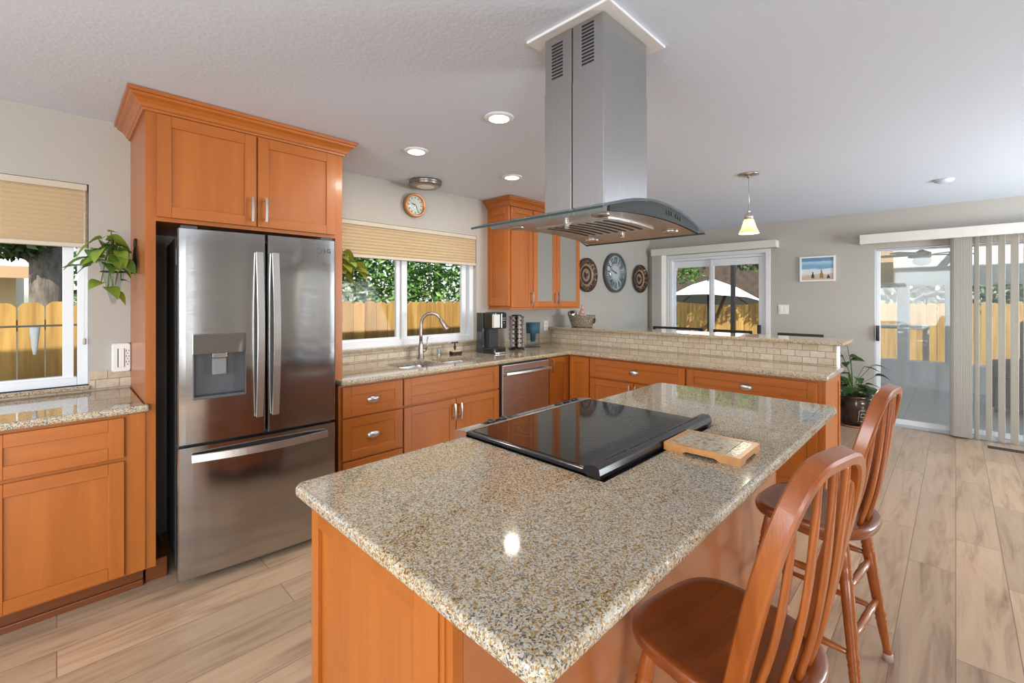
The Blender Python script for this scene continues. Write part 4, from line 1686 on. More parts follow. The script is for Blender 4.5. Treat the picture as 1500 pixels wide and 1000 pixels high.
b.build('control_glass', BLACKGLASS, cp)
for x in (0.15, 0.215, 0.58, 0.645, 0.71):
    b = MB()
    b.lathe([(0.019, 0.0012), (0.018, 0.006), (0.015, 0.0075), (0.0001, 0.0075)], (x, 0, 0), 20, 0, True, sl)
    b.box(x - 0.003, x + 0.003, -0.015, 0.015, 0.0075, 0.010, 0, 0, sl)
    b.build('knob', BLACK, cp)
b = MB()
b.box(0.30, 0.50, -0.015, 0.014, 0.0012, 0.0018, 0, 0, sl)
b.build('display', plain('display_glass', (0.25, 0.26, 0.28), 0.15), cp)
b = MB()
b.box(0.006, W - 0.006, 0.60, 0.640, 0.20, 0.86, bev=0.006)
od = b.build('oven_door', ST, t)
b = MB()
b.cyl((0.06, 0.678, 0.80), (W - 0.06, 0.678, 0.80), 0.011)
b.cyl((0.09, 0.635, 0.80), (0.09, 0.678, 0.80), 0.008)
b.cyl((W - 0.09, 0.635, 0.80), (W - 0.09, 0.678, 0.80), 0.008)
b.build('handle', NICKEL, od)
b = MB()
b.box(0.006, W - 0.006, 0.60, 0.636, 0.02, 0.19, bev=0.006)
b.build('drawer', ST, t)

# ------------------------------------------------------------------ trivet on the island
t = thing('trivet', 'wood framed mosaic tile trivet on the island beside the cooktop', 'trivet', (1.552, 0.586, 0.914), 1.0)
b = MB()
hx, hy = 0.102, 0.121
for sy in (-1, 1):
    y0, y1 = sorted((sy * hy, sy * (hy - 0.016)))
    prf = [(-hx, 0), (-hx + 0.045, 0), (-hx + 0.06, 0.008), (hx - 0.06, 0.008), (hx - 0.045, 0), (hx, 0), (hx, 0.026), (-hx, 0.026)]
    vv = [(x, y0, z) for x, z in prf] + [(x, y1, z) for x, z in prf]
    b.add(vv, [tuple(range(8)), tuple(range(8, 16))[::-1]] + [(k, (k + 1) % 8, 8 + (k + 1) % 8, 8 + k) for k in range(8)])
for sx in (-1, 1):
    x0, x1 = sorted((sx * hx, sx * (hx - 0.016)))
    q = hy - 0.016
    prf = [(-q, 0), (-q + 0.045, 0), (-q + 0.06, 0.008), (q - 0.06, 0.008), (q - 0.045, 0), (q, 0), (q, 0.026), (-q, 0.026)]
    vv = [(x0, y, z) for y, z in prf] + [(x1, y, z) for y, z in prf]
    b.add(vv, [tuple(range(8)), tuple(range(8, 16))[::-1]] + [(k, (k + 1) % 8, 8 + (k + 1) % 8, 8 + k) for k in range(8)])
b.build('frame', wood('trivet_oak', (0.62, 0.30, 0.10), (0.42, 0.17, 0.045), 'X', scale=30), t)
b = MB()
b.box(-hx + 0.0165, hx - 0.0165, -hy + 0.05, hy - 0.0165, 0.012, 0.0255)
b.build('tile', TRIVETTILE, t)
b = MB()
b.box(-hx + 0.0165, hx - 0.0165, -hy + 0.0165, -hy + 0.048, 0.012, 0.0252)
b.build('border_tile', TRIVETBORDER, t)

# ------------------------------------------------------------------ range hood
HX, HY = 1.455, 1.0
t = thing('range_hood', 'stainless island range hood with curved glass canopy above the cooktop', 'range hood', (HX, HY, 1.69))
hw, rise = 0.368, 0.066


def arc(x):
    return rise * (1 - (x / hw) ** 2)


def curved(b, xa, xb, y0, y1, ztop, zbot, n=28, mi=0, edge=None):
    vv, ff = [], []
    for i in range(n + 1):
        x = xa + (xb - xa) * i / n
        vv += [(x, y0, zbot(x)), (x, y1, zbot(x)), (x, y1, ztop(x)), (x, y0, ztop(x))]
    for i in range(n):
        for k in range(4):
            k2 = (k + 1) % 4
            ff.append((i * 4 + k, i * 4 + k2, (i + 1) * 4 + k2, (i + 1) * 4 + k))
    ff += [(0, 1, 2, 3), (n * 4 + 3, n * 4 + 2, n * 4 + 1, n * 4)]
    m0 = len(b.f)
    b.add(vv, ff, mi, False)
    if edge is not None:
        for q in range(len(ff)):
            if q % 4 in (1, 3) or q >= n * 4:
                b.mi[m0 + q] = edge


b = MB()
curved(b, -hw, hw, -0.288, 0.288, arc, lambda x: arc(x) - 0.007, edge=1)
b.build('glass_canopy', [HOODGLASS, GLASSEDGE], t)
bw = 0.318
b = MB()
curved(b, -bw, bw, -0.270, 0.235, lambda x: arc(x) - 0.008, lambda x: arc(x) - 0.008 - 0.016 - 0.030 * (1 - (x / bw) ** 2))
b.build('body', STV, t)
b = MB()
curved(b, -bw, bw, -0.280, -0.2705, lambda x: arc(x) - 0.0085, lambda x: arc(x) - 0.008 - 0.017 - 0.030 * (1 - (x / bw) ** 2))
cp = b.build('control_panel', HOODPANEL, t)
for k in range(7):
    if k == 3:
        continue
    x = 0.045 + 0.018 * k
    z = arc(x) - 0.027
    b = MB()
    b.box(x - 0.004, x + 0.004, -0.2835, -0.279, z - 0.007, z + 0.007, bev=0.0015, seg=1)
    b.build('button', BLACKM, cp)
under = lambda x: arc(x) - 0.054 + 0.030 * (x / bw) ** 2
b = MB()
curved(b, -0.155, 0.165, -0.17, 0.15, lambda x: under(x) + 0.004, lambda x: under(x) - 0.004)
fl = b.build('grease_filter', ST, t)
b = MB()
for k in range(8):
    y = -0.135 + k * 0.036
    curved(b, -0.125, 0.135, y - 0.006, y + 0.006, lambda x: under(x) - 0.0035, lambda x: under(x) - 0.0052, 14)
b.build('filter_slots', GRILLE_DARK, fl)
for x, y in ((-0.16, 0.0), (0.17, -0.03)):
    b = MB()
    z = under(x)
    b.box(x - 0.008, x + 0.008, y - 0.006, y + 0.006, z - 0.02, z + 0.002, bev=0.002)
    b.build('latch', CHROME, fl)
for x, y in ((-0.245, -0.20), (-0.245, 0.17), (0.245, -0.20), (0.245, 0.17)):
    z = under(x)
    b = MB()
    b.lathe([(0.030, 0.003), (0.030, -0.004), (0.022, -0.005), (0.020, -0.002), (0.0001, -0.002)], (x, y, z), 24)
    b.build('spotlight', NICKEL, t)
# chimney: lower and upper sleeve, both split down the near face
b = MB()
CX0, CX1, CY0, CY1 = -0.120, 0.187, -0.131, 0.140
SEAM = 0.008
b.box(CX0, CX1, CY0, SEAM - 0.0022, 0.03, 0.530, bev=0.003)
b.box(CX0, CX1, SEAM + 0.0022, CY1, 0.03, 0.530, bev=0.003)
b.build('lower_chimney', STV, t)
b = MB()
g = 0.0018
b.box(CX0 + g, CX1 - g, CY0 + g, SEAM - 0.0026, 0.52, 0.738, bev=0.003)
b.box(CX0 + g, CX1 - g, SEAM + 0.0026, CY1 - g, 0.52, 0.738, bev=0.003)
up = b.build('upper_chimney', STV, t)
for y0, z1, nsl in ((0.052, 0.706, 11), (-0.088, 0.722, 12)):
    b = MB()
    for k in range(nsl):
        z = z1 - 0.0125 * k
        b.box(CX0 + g - 0.0012, CX0 + g + 0.004, y0, y0 + 0.052, z - 0.0062, z, bev=0)
    b.build('vent_grille', GRILLE_DARK, up)
b = MB()
b.box(CX0 + 0.004, CX1 - 0.004, SEAM - 0.003, SEAM + 0.003, 0.03, 0.735)
b.build('seam_strip', GRILLE_DARK, t)
b = MB()
b.box(CX0 - 0.035, CX1 + 0.072, CY0 - 0.042, CY1 + 0.065, 0.7385, 0.7495, bev=0.003)
b.build('ceiling_plate', TRIMW, t)

# ------------------------------------------------------------------ fridge
t = thing('fridge', 'stainless french door fridge with water dispenser and bottom freezer drawer', 'fridge', (0.412, 2.682, 0.0), -4.0)
FW = 0.760
b = MB()
b.box(0.004, FW - 0.004, 0.072, 0.70, 0.045, 1.745, bev=0.006)
b.build('body', FRIDGESIDE, t)


def fdoor(name, x0, x1, z0, z1, bulge=0.012):
    b = MB()
    n = 12
    th = 0.066
    vv, ff = [], []
    prof = []
    for i in range(n + 1):
        s = i / n
        x = x0 + (x1 - x0) * s
        gx = x / FW * 2 - 1
        y = bulge * gx * gx - bulge * 0.0
        prof.append((x, y))
    ol = [(x0 + 0.006, prof[0][1] - 0.0)] + prof[1:-1] + [(x1 - 0.006, prof[-1][1]), (x1, prof[-1][1] + 0.007), (x1, th), (x0, th), (x0, prof[0][1] + 0.007)]
    m = len(ol)
    b.add([(x, y, z0) for x, y in ol] + [(x, y, z1) for x, y in ol],
          [tuple(range(m))[::-1], tuple(range(m, 2 * m))] + [(k, (k + 1) % m, m + (k + 1) % m, m + k) for k in range(m)])
    for i in range(len(b.f)):
        if i >= 2:
            b.sm[i] = False
    return b


def bowed_handle(parent, p0, p1, out, w, th, horiz=False):
    """flat bar bowed forward between two end posts"""
    b = MB()
    p0, p1 = Vector(p0), Vector(p1)
    pts = []
    for k in range(21):
        s = k / 20
        p = p0.lerp(p1, s)
        pts.append(p + Vector((0, -out * (0.30 + 0.70 * math.sin(PI * s)), 0)))
    if horiz:
        sec = [(-th / 2, -w / 2), (th / 2, -w / 2), (th / 2, w / 2), (-th / 2, w / 2)]
        b.sweep(pts, sec, 0, False, (0, 0, 1))
    else:
        sec = [(-w / 2, -th / 2), (w / 2, -th / 2), (w / 2, th / 2), (-w / 2, th / 2)]
        b.sweep(pts, sec, 0, False, (0, 1, 0))
    for p in (p0.lerp(p1, 0.02), p0.lerp(p1, 0.98)):
        b.cyl(p + Vector((0, 0.012, 0)), p + Vector((0, -out * 0.34, 0)), w * 0.26, seg=10)
    return b.build('handle', NICKEL, parent)


ld = fdoor('door', 0.0, 0.384, 0.708, 1.772).build('door', STF, t)
rd = fdoor('door', 0.394, FW, 0.708, 1.772).build('door', STF, t)
fz = fdoor('freezer_drawer', 0.0, FW, 0.045, 0.692).build('freezer_drawer', STF, t)
bowed_handle(ld, (0.350, 0.0, 0.80), (0.350, 0.0, 1.675), 0.055, 0.032, 0.014)
bowed_handle(rd, (0.428, 0.0, 0.80), (0.428, 0.0, 1.675), 0.055, 0.032, 0.014)
bowed_handle(fz, (0.055, 0.004, 0.640), (0.705, 0.004, 0.640), 0.055, 0.036, 0.014, True)
dx0, dx1, dz0, dz1 = 0.060, 0.290, 0.925, 1.250
c = MB()
c.box(dx0 + 0.004, dx1 - 0.004, -0.05, 0.055, dz0 + 0.012, 1.150)
cu = c.build('cutter', STF)
cu.parent = t
bpy.context.view_layer.update()
cut(ld, cu)
dp = MB()
dp.box(dx0, dx1, 0.052, 0.060, dz0, 1.155)
dp.box(dx0, dx0 + 0.005, -0.001, 0.055, dz0, 1.155)
dp.box(dx1 - 0.005, dx1, -0.001, 0.055, dz0, 1.155)
dp.box(dx0, dx1, -0.004, 0.055, dz0, dz0 + 0.014, bev=0.003)
dsp = dp.build('water_dispenser', GREYP, t)
b = MB()
b.box(dx0, dx1, -0.0025, 0.012, 1.150, dz1, bev=0.002)
b.build('display_panel', plain('mirror_panel', (0.30, 0.29, 0.28), 0.06, 0.9), dsp)
b = MB()
b.box(0.142, 0.204, 0.012, 0.03, 1.040, 1.125, bev=0.004)
b.build('paddle', plain('paddle_grey', (0.17, 0.17, 0.175), 0.35), dsp)
b = MB()
b.box(0.140, 0.206, 0.0, 0.045, 1.128, 1.152, bev=0.004)
b.build('nozzle_housing', CHROME, dsp)
for x in (0.012, FW - 0.082):
    b = MB()
    b.box(x, x + 0.07, 0.02, 0.13, 1.746, 1.790, bev=0.006)
    b.build('hinge_cover', FRIDGESIDE, t)
b = MB()
b.box(0.02, FW - 0.02, 0.10, 0.64, 0.0, 0.045)
b.build('base_grille', BLACKM, t)
b = MB()
b.box(0.0035, 0.0042, 0.09, 0.125, 1.60, 1.68)
b.build('energy_sticker', WHITEP, t)


def lettering(text, size, parent, loc, rot, mat, name='lettering', extrude=0.0008):
    cu = bpy.data.curves.new(name, 'FONT')
    cu.body = text
    cu.size = size
    cu.extrude = extrude
    cu.align_x = 'CENTER'
    cu.align_y = 'CENTER'
    tmp = bpy.data.objects.new(name, cu)
    COL.objects.link(tmp)
    dg = bpy.context.evaluated_depsgraph_get()
    me = bpy.data.meshes.new_from_object(tmp.evaluated_get(dg))
    bpy.data.objects.remove(tmp)
    bpy.data.curves.remove(cu)
    me.name = name
    me.materials.clear()
    me.materials.append(mat)
    o = bpy.data.objects.new(name, me)
    COL.objects.link(o)
    o.parent = parent
    o.location = loc
    o.rotation_euler = rot
    return o


LOGO = plain('logo_dark', (0.05, 0.05, 0.055), 0.3, 0.5)
lettering('LG', 0.034, rd, (0.712, 0.0078, 1.708), (R(90), 0, R(1.2)), LOGO, 'logo')
b = MB()
b.lathe([(0.0135, 0), (0.0155, 0.0), (0.0155, 0.001), (0.0135, 0.001)], (0, 0, 0), 24, caps=False)
b.build('logo_ring', LOGO, rd, (0.664, 0.0062, 1.708), (R(90), 0, 0))
# ------------------------------------------------------------------ stools
def make_stool(label, loc, rz):
    t = thing('bar_stool', label, 'stool', loc, rz, 'bow back oak bar stools at the island')
    zs = 0.612
    # seat: rounded shield, slightly dished
    n = 40
    ol = []
    for k in range(n):
        a = 2 * PI * k / n
        c, s = math.cos(a), math.sin(a)
        e = 0.62 if s > 0 else 0.80
        x = 0.198 * math.copysign(abs(c) ** e, c)
        y = (0.192 if s > 0 else 0.200) * math.copysign(abs(s) ** e, s)
        x *= 1.0 + 0.02 * (1 if s > 0 else -1) * abs(s)
        ol.append((x, y))
    b = MB()
    layers = [(0.86, -0.042), (0.95, -0.040), (0.99, -0.030), (1.0, -0.018), (0.99, -0.006), (0.96, 0.0), (0.86, -0.003), (0.6, -0.009), (0.3, -0.011)]
    vv = []
    for sc_, dz in layers:
        vv += [(x * sc_, y * sc_, zs + dz) for x, y in ol]
    ff = []
    for i in range(len(layers) - 1):
        for k in range(n):
            k2 = (k + 1) % n
            ff.append((i * n + k, i * n + k2, (i + 1) * n + k2, (i + 1) * n + k))
    ff.append(tuple(range(n))[::-1])
    ff.append(tuple((len(layers) - 1) * n + k for k in range(n)))
    b.add(vv, ff, 0, True)
    b.build('seat', OX, t)
    # bow
    H = 0.498
    lean = 0.125

    def bow(s):
        a = PI * s
        c, sn = math.cos(a), math.sin(a)
        u = 0.190 * math.copysign(abs(c) ** 0.52, c) * (1 - 0.20 * (1 - sn) ** 2)
        z = H * sn ** 0.86
        v = -0.105 - lean * z / H - 0.075 * (1 - (u / 0.182) ** 2) * (1 - z / H) * 0
        return Vector((u, v, zs - 0.012 + z))
    pts = [bow(k / 140) for k in range(141)]
    b = MB()
    hw, ht = 0.0205, 0.0140

    def sec(tt):
        r_ = 0.005
        return [(-ht + r_, -hw), (ht - r_, -hw), (ht, -hw + r_), (ht, hw - r_), (ht - r_, hw), (-ht + r_, hw), (-ht, hw - r_), (-ht, -hw + r_)]
    # side vector lies in the plane of the bow when up is the lean normal
    nrm = Vector((0, H, lean)).normalized()
    b.sweep(pts, sec, 0, False, nrm)
    b.build('bow', OV, t)
    # arrow spindles
    for i in range(5):
        f = (i - 2) / 2
        u0 = 0.118 * f
        p0 = Vector((u0, -0.160 + 0.030 * f * f, zs - 0.012))
        u1 = 0.132 * f
        # where the bow sits over u1
        best = min((abs(bow(k / 200).x - u1), k) for k in range(30, 171))
        p1 = bow(best[1] / 200)
        pts = []
        for k in range(17):
            s = k / 16
            p = p0.lerp(p1, s)
            p.y -= 0.022 * math.sin(PI * s) * (1 - s * 0.4)
            pts.append(p)

        def ssec(s):
            w = 0.0075 + 0.0090 * max(0, math.sin(PI * min(1, max(0, (s - 0.22) / 0.62)))) ** 0.7
            d = 0.0085 - 0.0020 * max(0, math.sin(PI * min(1, max(0, (s - 0.22) / 0.62))))
            return [(w * math.cos(2 * PI * q / 10), d * math.sin(2 * PI * q / 10)) for q in range(10)]
        b = MB()
        b.sweep(pts, ssec, 0, True, (0, 1, 0))
        b.build('spindle', OV, t)
    # turned legs
    prof = [(0, 0.013), (0.02, 0.016), (0.10, 0.019), (0.17, 0.0205), (0.19, 0.017), (0.20, 0.021), (0.215, 0.017), (0.23, 0.021), (0.245, 0.017), (0.26, 0.0205),
            (0.40, 0.0205), (0.62, 0.0185), (0.66, 0.0165), (0.70, 0.021), (0.73, 0.0165), (0.745, 0.0195), (0.76, 0.0165), (0.78, 0.018), (0.93, 0.0135), (1.0, 0.0145)]
    tops, feet = [], []
    for sx in (-1, 1):
        for sy in (-1, 1):
            a = Vector((sx * 0.125, sy * 0.120, zs - 0.038))
            f = Vector((sx * 0.205, sy * 0.185, 0.022))
            tops.append(a)
            feet.append(f)
            b = MB()
            b.turned(a, f, prof, 18)
            lg = b.build('leg', OV, t)
            b = MB()
            b.lathe([(0.014, 0.030), (0.017, 0.026), (0.0185, 0.0), (0.0001, 0.0)], (f.x, f.y, 0), 16)
            b.build('foot_cap', plain('clear_cap', (0.42, 0.30, 0.24), 0.35), lg)

    def rung(i, j, z, name='stretcher'):
        def at(k):
            s = (tops[k].z - z) / (tops[k].z - feet[k].z)
            return tops[k].lerp(feet[k], s)
        b = MB()
        b.turned(at(i), at(j), [(0, 0.008), (0.2, 0.0115), (0.3, 0.0145), (0.33, 0.011), (0.5, 0.0135), (0.67, 0.011), (0.7, 0.0145), (0.8, 0.0115), (1, 0.008)], 14)
        b.build(name, OV, t)
    # legs: 0 back-left, 1 front-left, 2 back-right, 3 front-right
    rung(0, 2, 0.40)
    rung(1, 3, 0.30)
    rung(0, 2, 0.245)
    rung(0, 1, 0.42)
    rung(2, 3, 0.42)
    rung(0, 1, 0.20)
    rung(2, 3, 0.20)
    return t


make_stool('oak bow back stool at the near end of the island', (1.152, 0.400, 0), -12)
make_stool('oak bow back stool at the far end of the island', (2.120, 0.396, 0), -6)

# ------------------------------------------------------------------ things on the worktop
t = thing('faucet', 'brushed gooseneck pull-down faucet behind the sink', 'faucet', (2.235, 3.325, 0.914))
b = MB()
b.lathe([(0.030, 0), (0.030, 0.006), (0.025, 0.012), (0.0225, 0.06), (0.019, 0.12), (0.0155, 0.15), (0.0001, 0.15)], (0, 0, 0), 24)
b.build('base', BRONZE, t)
dr = Vector((0.70, -0.71, 0)).normalized()
pts = [Vector((0, 0, 0.14)), Vector((0, 0, 0.20)), Vector((0, 0, 0.26))]
rad = 0.092
for k in range(1, 19):
    a = PI * k / 22
    pts.append(Vector((0, 0, 0.285)) + dr * (rad * (1 - math.cos(a))) + Vector((0, 0, rad * math.sin(a) * 1.15)))
b = MB()
b.tube(pts, lambda s: 0.0145 if s < 0.9 else 0.0135, 14, 0, (0.71, 0.70, 0))
b.build('spout', BRONZE, t)
p0 = pts[-1]
dd = (pts[-1] - pts[-2]).normalized()
b = MB()
q = dd.to_track_quat('Z', 'Y').to_matrix().to_4x4()
b.lathe([(0.0135, -0.004), (0.017, 0.004), (0.0185, 0.03), (0.023, 0.085), (0.025, 0.105), (0.022, 0.112), (0.0001, 0.112)], (0, 0, 0), 20, 0, True, Matrix.Translation(p0) @ q)
b.build('spray_head', BRONZE, t)
b = MB()
hd = Vector((0.80, -0.2, 0)).normalized()
b.cyl((0, 0, 0.055), hd * 0.048 + Vector((0, 0, 0.075)), 0.0175, 0.0145)
b.tube([hd * 0.046 + Vector((0, 0, 0.073)), hd * 0.060 + Vector((0, 0, 0.11)), hd * 0.058 + Vector((0, 0, 0.155)), hd * 0.064 + Vector((0, 0, 0.185))], lambda s: 0.009 - 0.003 * s, 10, 0, (0, 1, 0.1))
b.build('lever', BRONZE, t)

b = MB()
b.lathe([(0.022, 0), (0.022, 0.008), (0.0185, 0.012), (0.0185, 0.055), (0.015, 0.060), (0.0001, 0.061)], (0, 0, 0), 22)
tag(b.build('air_gap', CHROME, None, (2.46, 3.375, 0.914)), 'short chrome air gap cap behind the sink between faucet and sponge', 'air gap')
t = thing('sponge_holder', 'dark metal sponge holder topped with a little tap ornament behind the sink', 'sponge holder', (2.60, 3.30, 0.914))
b = MB()
b.box(-0.055, 0.055, -0.024, 0.024, 0.0, 0.006, bev=0.002)
b.box(-0.055, 0.055, -0.024, -0.021, 0.006, 0.030)
b.box(-0.055, 0.055, 0.021, 0.024, 0.006, 0.034)
b.box(-0.055, -0.052, -0.021, 0.021, 0.006, 0.030)
b.box(0.052, 0.055, -0.021, 0.021, 0.006, 0.030)
b.build('tray', IRON, t)
b = MB()
b.lathe([(0.006, 0.030), (0.006, 0.05), (0.011, 0.056), (0.012, 0.075), (0.007, 0.085), (0.006, 0.105), (0.009, 0.11), (0.0001, 0.112)], (0.008, 0.0225, 0), 14)
b.cyl((-0.020, 0.0225, 0.112), (0.036, 0.0225, 0.112), 0.0055, seg=10)
b.ball((-0.020, 0.0225, 0.112), 0.009, 10, 6)
b.ball((0.036, 0.0225, 0.112), 0.009, 10, 6)
b.build('tap_ornament', IRON, t)
b = MB()
b.box(-0.046, 0.046, -0.019, 0.014, 0.0065, 0.042, bev=0.004)
tag(b.build('sponge', SPONGE, None, (2.60, 3.30, 0.914)), 'tan sponge lying in the dark metal holder', 'sponge')

t = thing('coffee_maker', 'black single serve coffee maker with a silver panel on the corner worktop', 'coffee maker', (2.955, 3.195, 0.914))
b = MB()
b.slab(rrect(-0.088, 0.082, 0.03, 0.125, 0.012, 3), 0.0, 0.385, 0.006)
b.build('rear_tank', plain('smoked_tank', (0.03, 0.04, 0.05), 0.12, 0, 0.3), t)
b = MB()
b.slab(rrect(-0.085, 0.080, -0.125, 0.03, 0.02, 3), 0.0, 0.055, 0.008)
bs_ = b.build('base', BLACK, t)
b = MB()
b.slab(rrect(-0.068, 0.066, -0.145, -0.02, 0.03, 4), 0.002, 0.016, 0.004)
b.build('drip_tray', NICKEL, bs_)
b = MB()
b.slab(rrect(-0.06, 0.06, -0.035, 0.03, 0.008, 2), 0.05, 0.24, 0.0)
b.build('column', BLACKM, t)
b = MB()
b.slab(rrect(-0.085, 0.080, -0.125, 0.03, 0.03, 4), 0.235, 0.392, 0.010)
hd_ = b.build('brew_head', BLACK, t)
b = MB()
b.box(-0.088, -0.01, -0.133, -0.10, 0.245, 0.372, bev=0.006)
b.build('silver_panel', plain('silver_plastic', (0.72, 0.71, 0.68), 0.3, 0.4), hd_)
b = MB()
b.slab(rrect(0.0, 0.078, -0.133, -0.09, 0.012, 3), 0.235, 0.385, 0.008)
pn = b.build('control_panel', BLACKGLASS, hd_)
b = MB()
for dx, dz in ((0.028, 0.335), (0.050, 0.335), (0.028, 0.315), (0.050, 0.315), (0.039, 0.29)):
    b.lathe([(0.005, 0), (0.005, 0.0015), (0.0001, 0.0015)], (0, 0, 0), 12, 0, True, Matrix.Translation((dx, -0.133, dz)) @ Matrix.Rotation(R(90), 4, 'X'))
b.build('buttons', plain('button_grey', (0.5, 0.5, 0.5), 0.4), pn)

t = thing('pod_carousel', 'black wire coffee pod carousel beside the coffee maker', 'pod carousel', (3.345, 3.235, 0.914))
b = MB()
b.lathe([(0.082, 0), (0.085, 0.006), (0.08, 0.014), (0.015, 0.02), (0.0001, 0.02)], (0, 0, 0), 32)
b.build('base', BLACK, t)
b = MB()
b.cyl((0, 0, 0.015), (0, 0, 0.352), 0.006)
b.lathe([(0.05, 0.345), (0.052, 0.35), (0.05, 0.354), (0.0001, 0.356)], (0, 0, 0), 24)
b.build('post', BLACK, t)
NC, NR = 6, 7
for c_ in range(NC):
    a = 2 * PI * (c_ + 0.15) / NC
    b = MB()
    for s in (-1, 1):
        pts = [(0.050 * math.cos(a + s * 0.42), 0.050 * math.sin(a + s * 0.42), 0.016), (0.050 * math.cos(a + s * 0.42), 0.050 * math.sin(a + s * 0.42), 0.348)]
        b.cyl(pts[0], pts[1], 0.0018, seg=6)
    b.build('wire_rail', BLACK, t)
first = None
for c_ in range(NC):
    a = 2 * PI * (c_ + 0.15) / NC
    for r_ in range(NR):
        z = 0.045 + r_ * 0.046
        if first is None:
            b = MB()
            b.lathe([(0.0165, -0.026), (0.0205, 0.014), (0.0225, 0.0155), (0.0225, 0.018), (0.0001, 0.018)], (0, 0, 0), 16)
            first = b.build('coffee_pod', PODFOIL)
            o = first
        else:
            o = first.copy()
            COL.objects.link(o)
        o.location = (3.345 + 0.060 * math.cos(a), 3.235 + 0.060 * math.sin(a), 0.914 + z)
        o.rotation_euler = (0, R(90), a)
        tag(o, 'foil topped coffee pod held in the black carousel', 'coffee pod', 'coffee pods on the carousel')

t = thing('water_pitcher', 'clear water filter pitcher with blue funnel in the worktop corner', 'pitcher', (3.615, 3.25, 0.914))
b = MB()
pr = [(0.066, 0.004), (0.070, 0.02), (0.078, 0.26), (0.082, 0.268)]
b.lathe([(0.0001, 0.003), (0.066, 0.004)] + pr[1:] + [(0.079, 0.268), (0.075, 0.26), (0.067, 0.022), (0.0001, 0.008)], (0, 0, 0), 32)
b.build('jug', GLASS, t)
b = MB()
b.lathe([(0.073, 0.15), (0.0745, 0.262), (0.071, 0.262), (0.068, 0.155), (0.03, 0.145), (0.028, 0.07), (0.0001, 0.07)], (0, 0, 0), 28)
b.build('funnel', glass_thin('blue_tint', (0.30, 0.52, 0.62), 0.6, 0.05, (0.10, 0.25, 0.33), 0.5), t)
b = MB()
b.lathe([(0.0001, 0.06), (0.028, 0.06), (0.030, 0.20), (0.0001, 0.21)], (0, 0, 0), 20)
b.build('filter', BLUEPLASTIC, t)
b = MB()
b.lathe([(0.088, 0), (0.089, 0.004), (0.086, 0.0055), (0.0001, 0.004)], (0, 0, 0), 32)
b.build('base_ring', GREYP, t)

t = thing('wall_outlet', 'white wall outlet under the glass wall cabinet', 'outlet', (4.06, YL, 1.12))
b = MB()
b.box(-0.036, 0.036, -0.007, 0, -0.058, 0.058, bev=0.002)
b.build('plate', WHITEP, t)
b = MB()
for z in (-0.022, 0.022):
    b.box(-0.012, -0.008, -0.0076, -0.0068, z - 0.006, z + 0.006)
    b.box(0.008, 0.012, -0.0076, -0.0068, z - 0.006, z + 0.006)
b.build('slots', GRILLE_DARK, t)

t = thing('outlet_extender', 'white outlet extender with side sockets on the wall beside the fridge surround', 'outlet extender', (0.262, YL - 0.001, 1.090))
b = MB()
b.slab(rrect(-0.042, 0.042, -0.082, 0.082, 0.014, 4), 0.0, 0.030, 0.006)
b.v = [(x, -z, y) for x, y, z in b.v]
b.build('housing', WHITEP, t)
b = MB()
b.box(-0.012, 0.012, -0.036, -0.029, -0.055, 0.052, bev=0.002)
b.build('raised_bar', WHITEP, t)
b = MB()
b.box(-0.0175, -0.012, -0.0312, -0.0292, -0.055, 0.052)
b.box(0.012, 0.0145, -0.0312, -0.0292, -0.055, 0.052)
for z in (0.038, 0.006, -0.026):
    b.box(0.020, 0.023, -0.0312, -0.0292, z - 0.006, z + 0.006)
    b.box(0.031, 0.034, -0.0312, -0.0292, z - 0.004, z + 0.004)
    b.box(0.0245, 0.0295, -0.0312, -0.0292, z - 0.017, z - 0.012)
b.build('sockets', GREYP, t)

# basket on the bar
t = thing('wicker_basket', 'grey brown wicker basket on the bar end nearest the wall', 'basket', (4.34, 3.13, 1.107))
b = MB()
pr = [(0.105, 0.0), (0.118, 0.03), (0.140, 0.095), (0.152, 0.128), (0.158, 0.131), (0.156, 0.138), (0.148, 0.136), (0.134, 0.095), (0.110, 0.03), (0.098, 0.01), (0.0001, 0.008)]
b.lathe([(0.0001, 0.0)] + pr, (0, 0, 0), 40, 0, True, Matrix.Diagonal((0.80, 1.12, 1, 1)), caps=False)
for k in range(7):
    z = 0.012 + k * 0.017
    r_ = 0.111 + (0.152 - 0.111) * z / 0.128
    b.tube([(0.80 * r_ * math.cos(2 * PI * q / 40), 1.12 * r_ * math.sin(2 * PI * q / 40), z + 0.002 * math.sin(q * 2.5)) for q in range(40)], 0.0075, 6, 0, (0, 0, 1), True)
b.build('weave', WICKER, t)
b = MB()
b.tube([(0, -0.165, 0.085), (0, -0.182, 0.105), (0, -0.185, 0.07), (0, -0.165, 0.05)], 0.008, 8, 0, (1, 0, 0))
b.build('loop_handle', BLACKM, t)
t2 = thing('chrome_cup', 'shiny chrome dome poking out of the wicker basket', 'cup', (4.32, 3.240, 1.168))
b = MB()
b.lathe([(0.0001, 0.0), (0.03, 0.002), (0.05, 0.05), (0.052, 0.09), (0.044, 0.118), (0.025, 0.133), (0.0001, 0.138)], (0, 0, 0), 24)
b.build('dome', CHROME, t2)
b = MB()
b.tube([(0.0, 0.05, 0.05), (0, 0.075, 0.07), (0, 0.072, 0.105), (0, 0.045, 0.125)], 0.006, 8, 0, (1, 0, 0))
b.build('handle', BLACKM, t2)
b = MB()
b.lathe([(0.0001, 0.0), (0.055, 0.0), (0.06, 0.06), (0.052, 0.10), (0.034, 0.15), (0.014, 0.20), (0.006, 0.235), (0.0001, 0.237)], (0, 0, 0), 14)
tag(b.build('folded_napkin', GINGHAM, None, (4.335, 3.118, 1.135)), 'red checked napkin folded to a peak in the wicker basket', 'napkin')


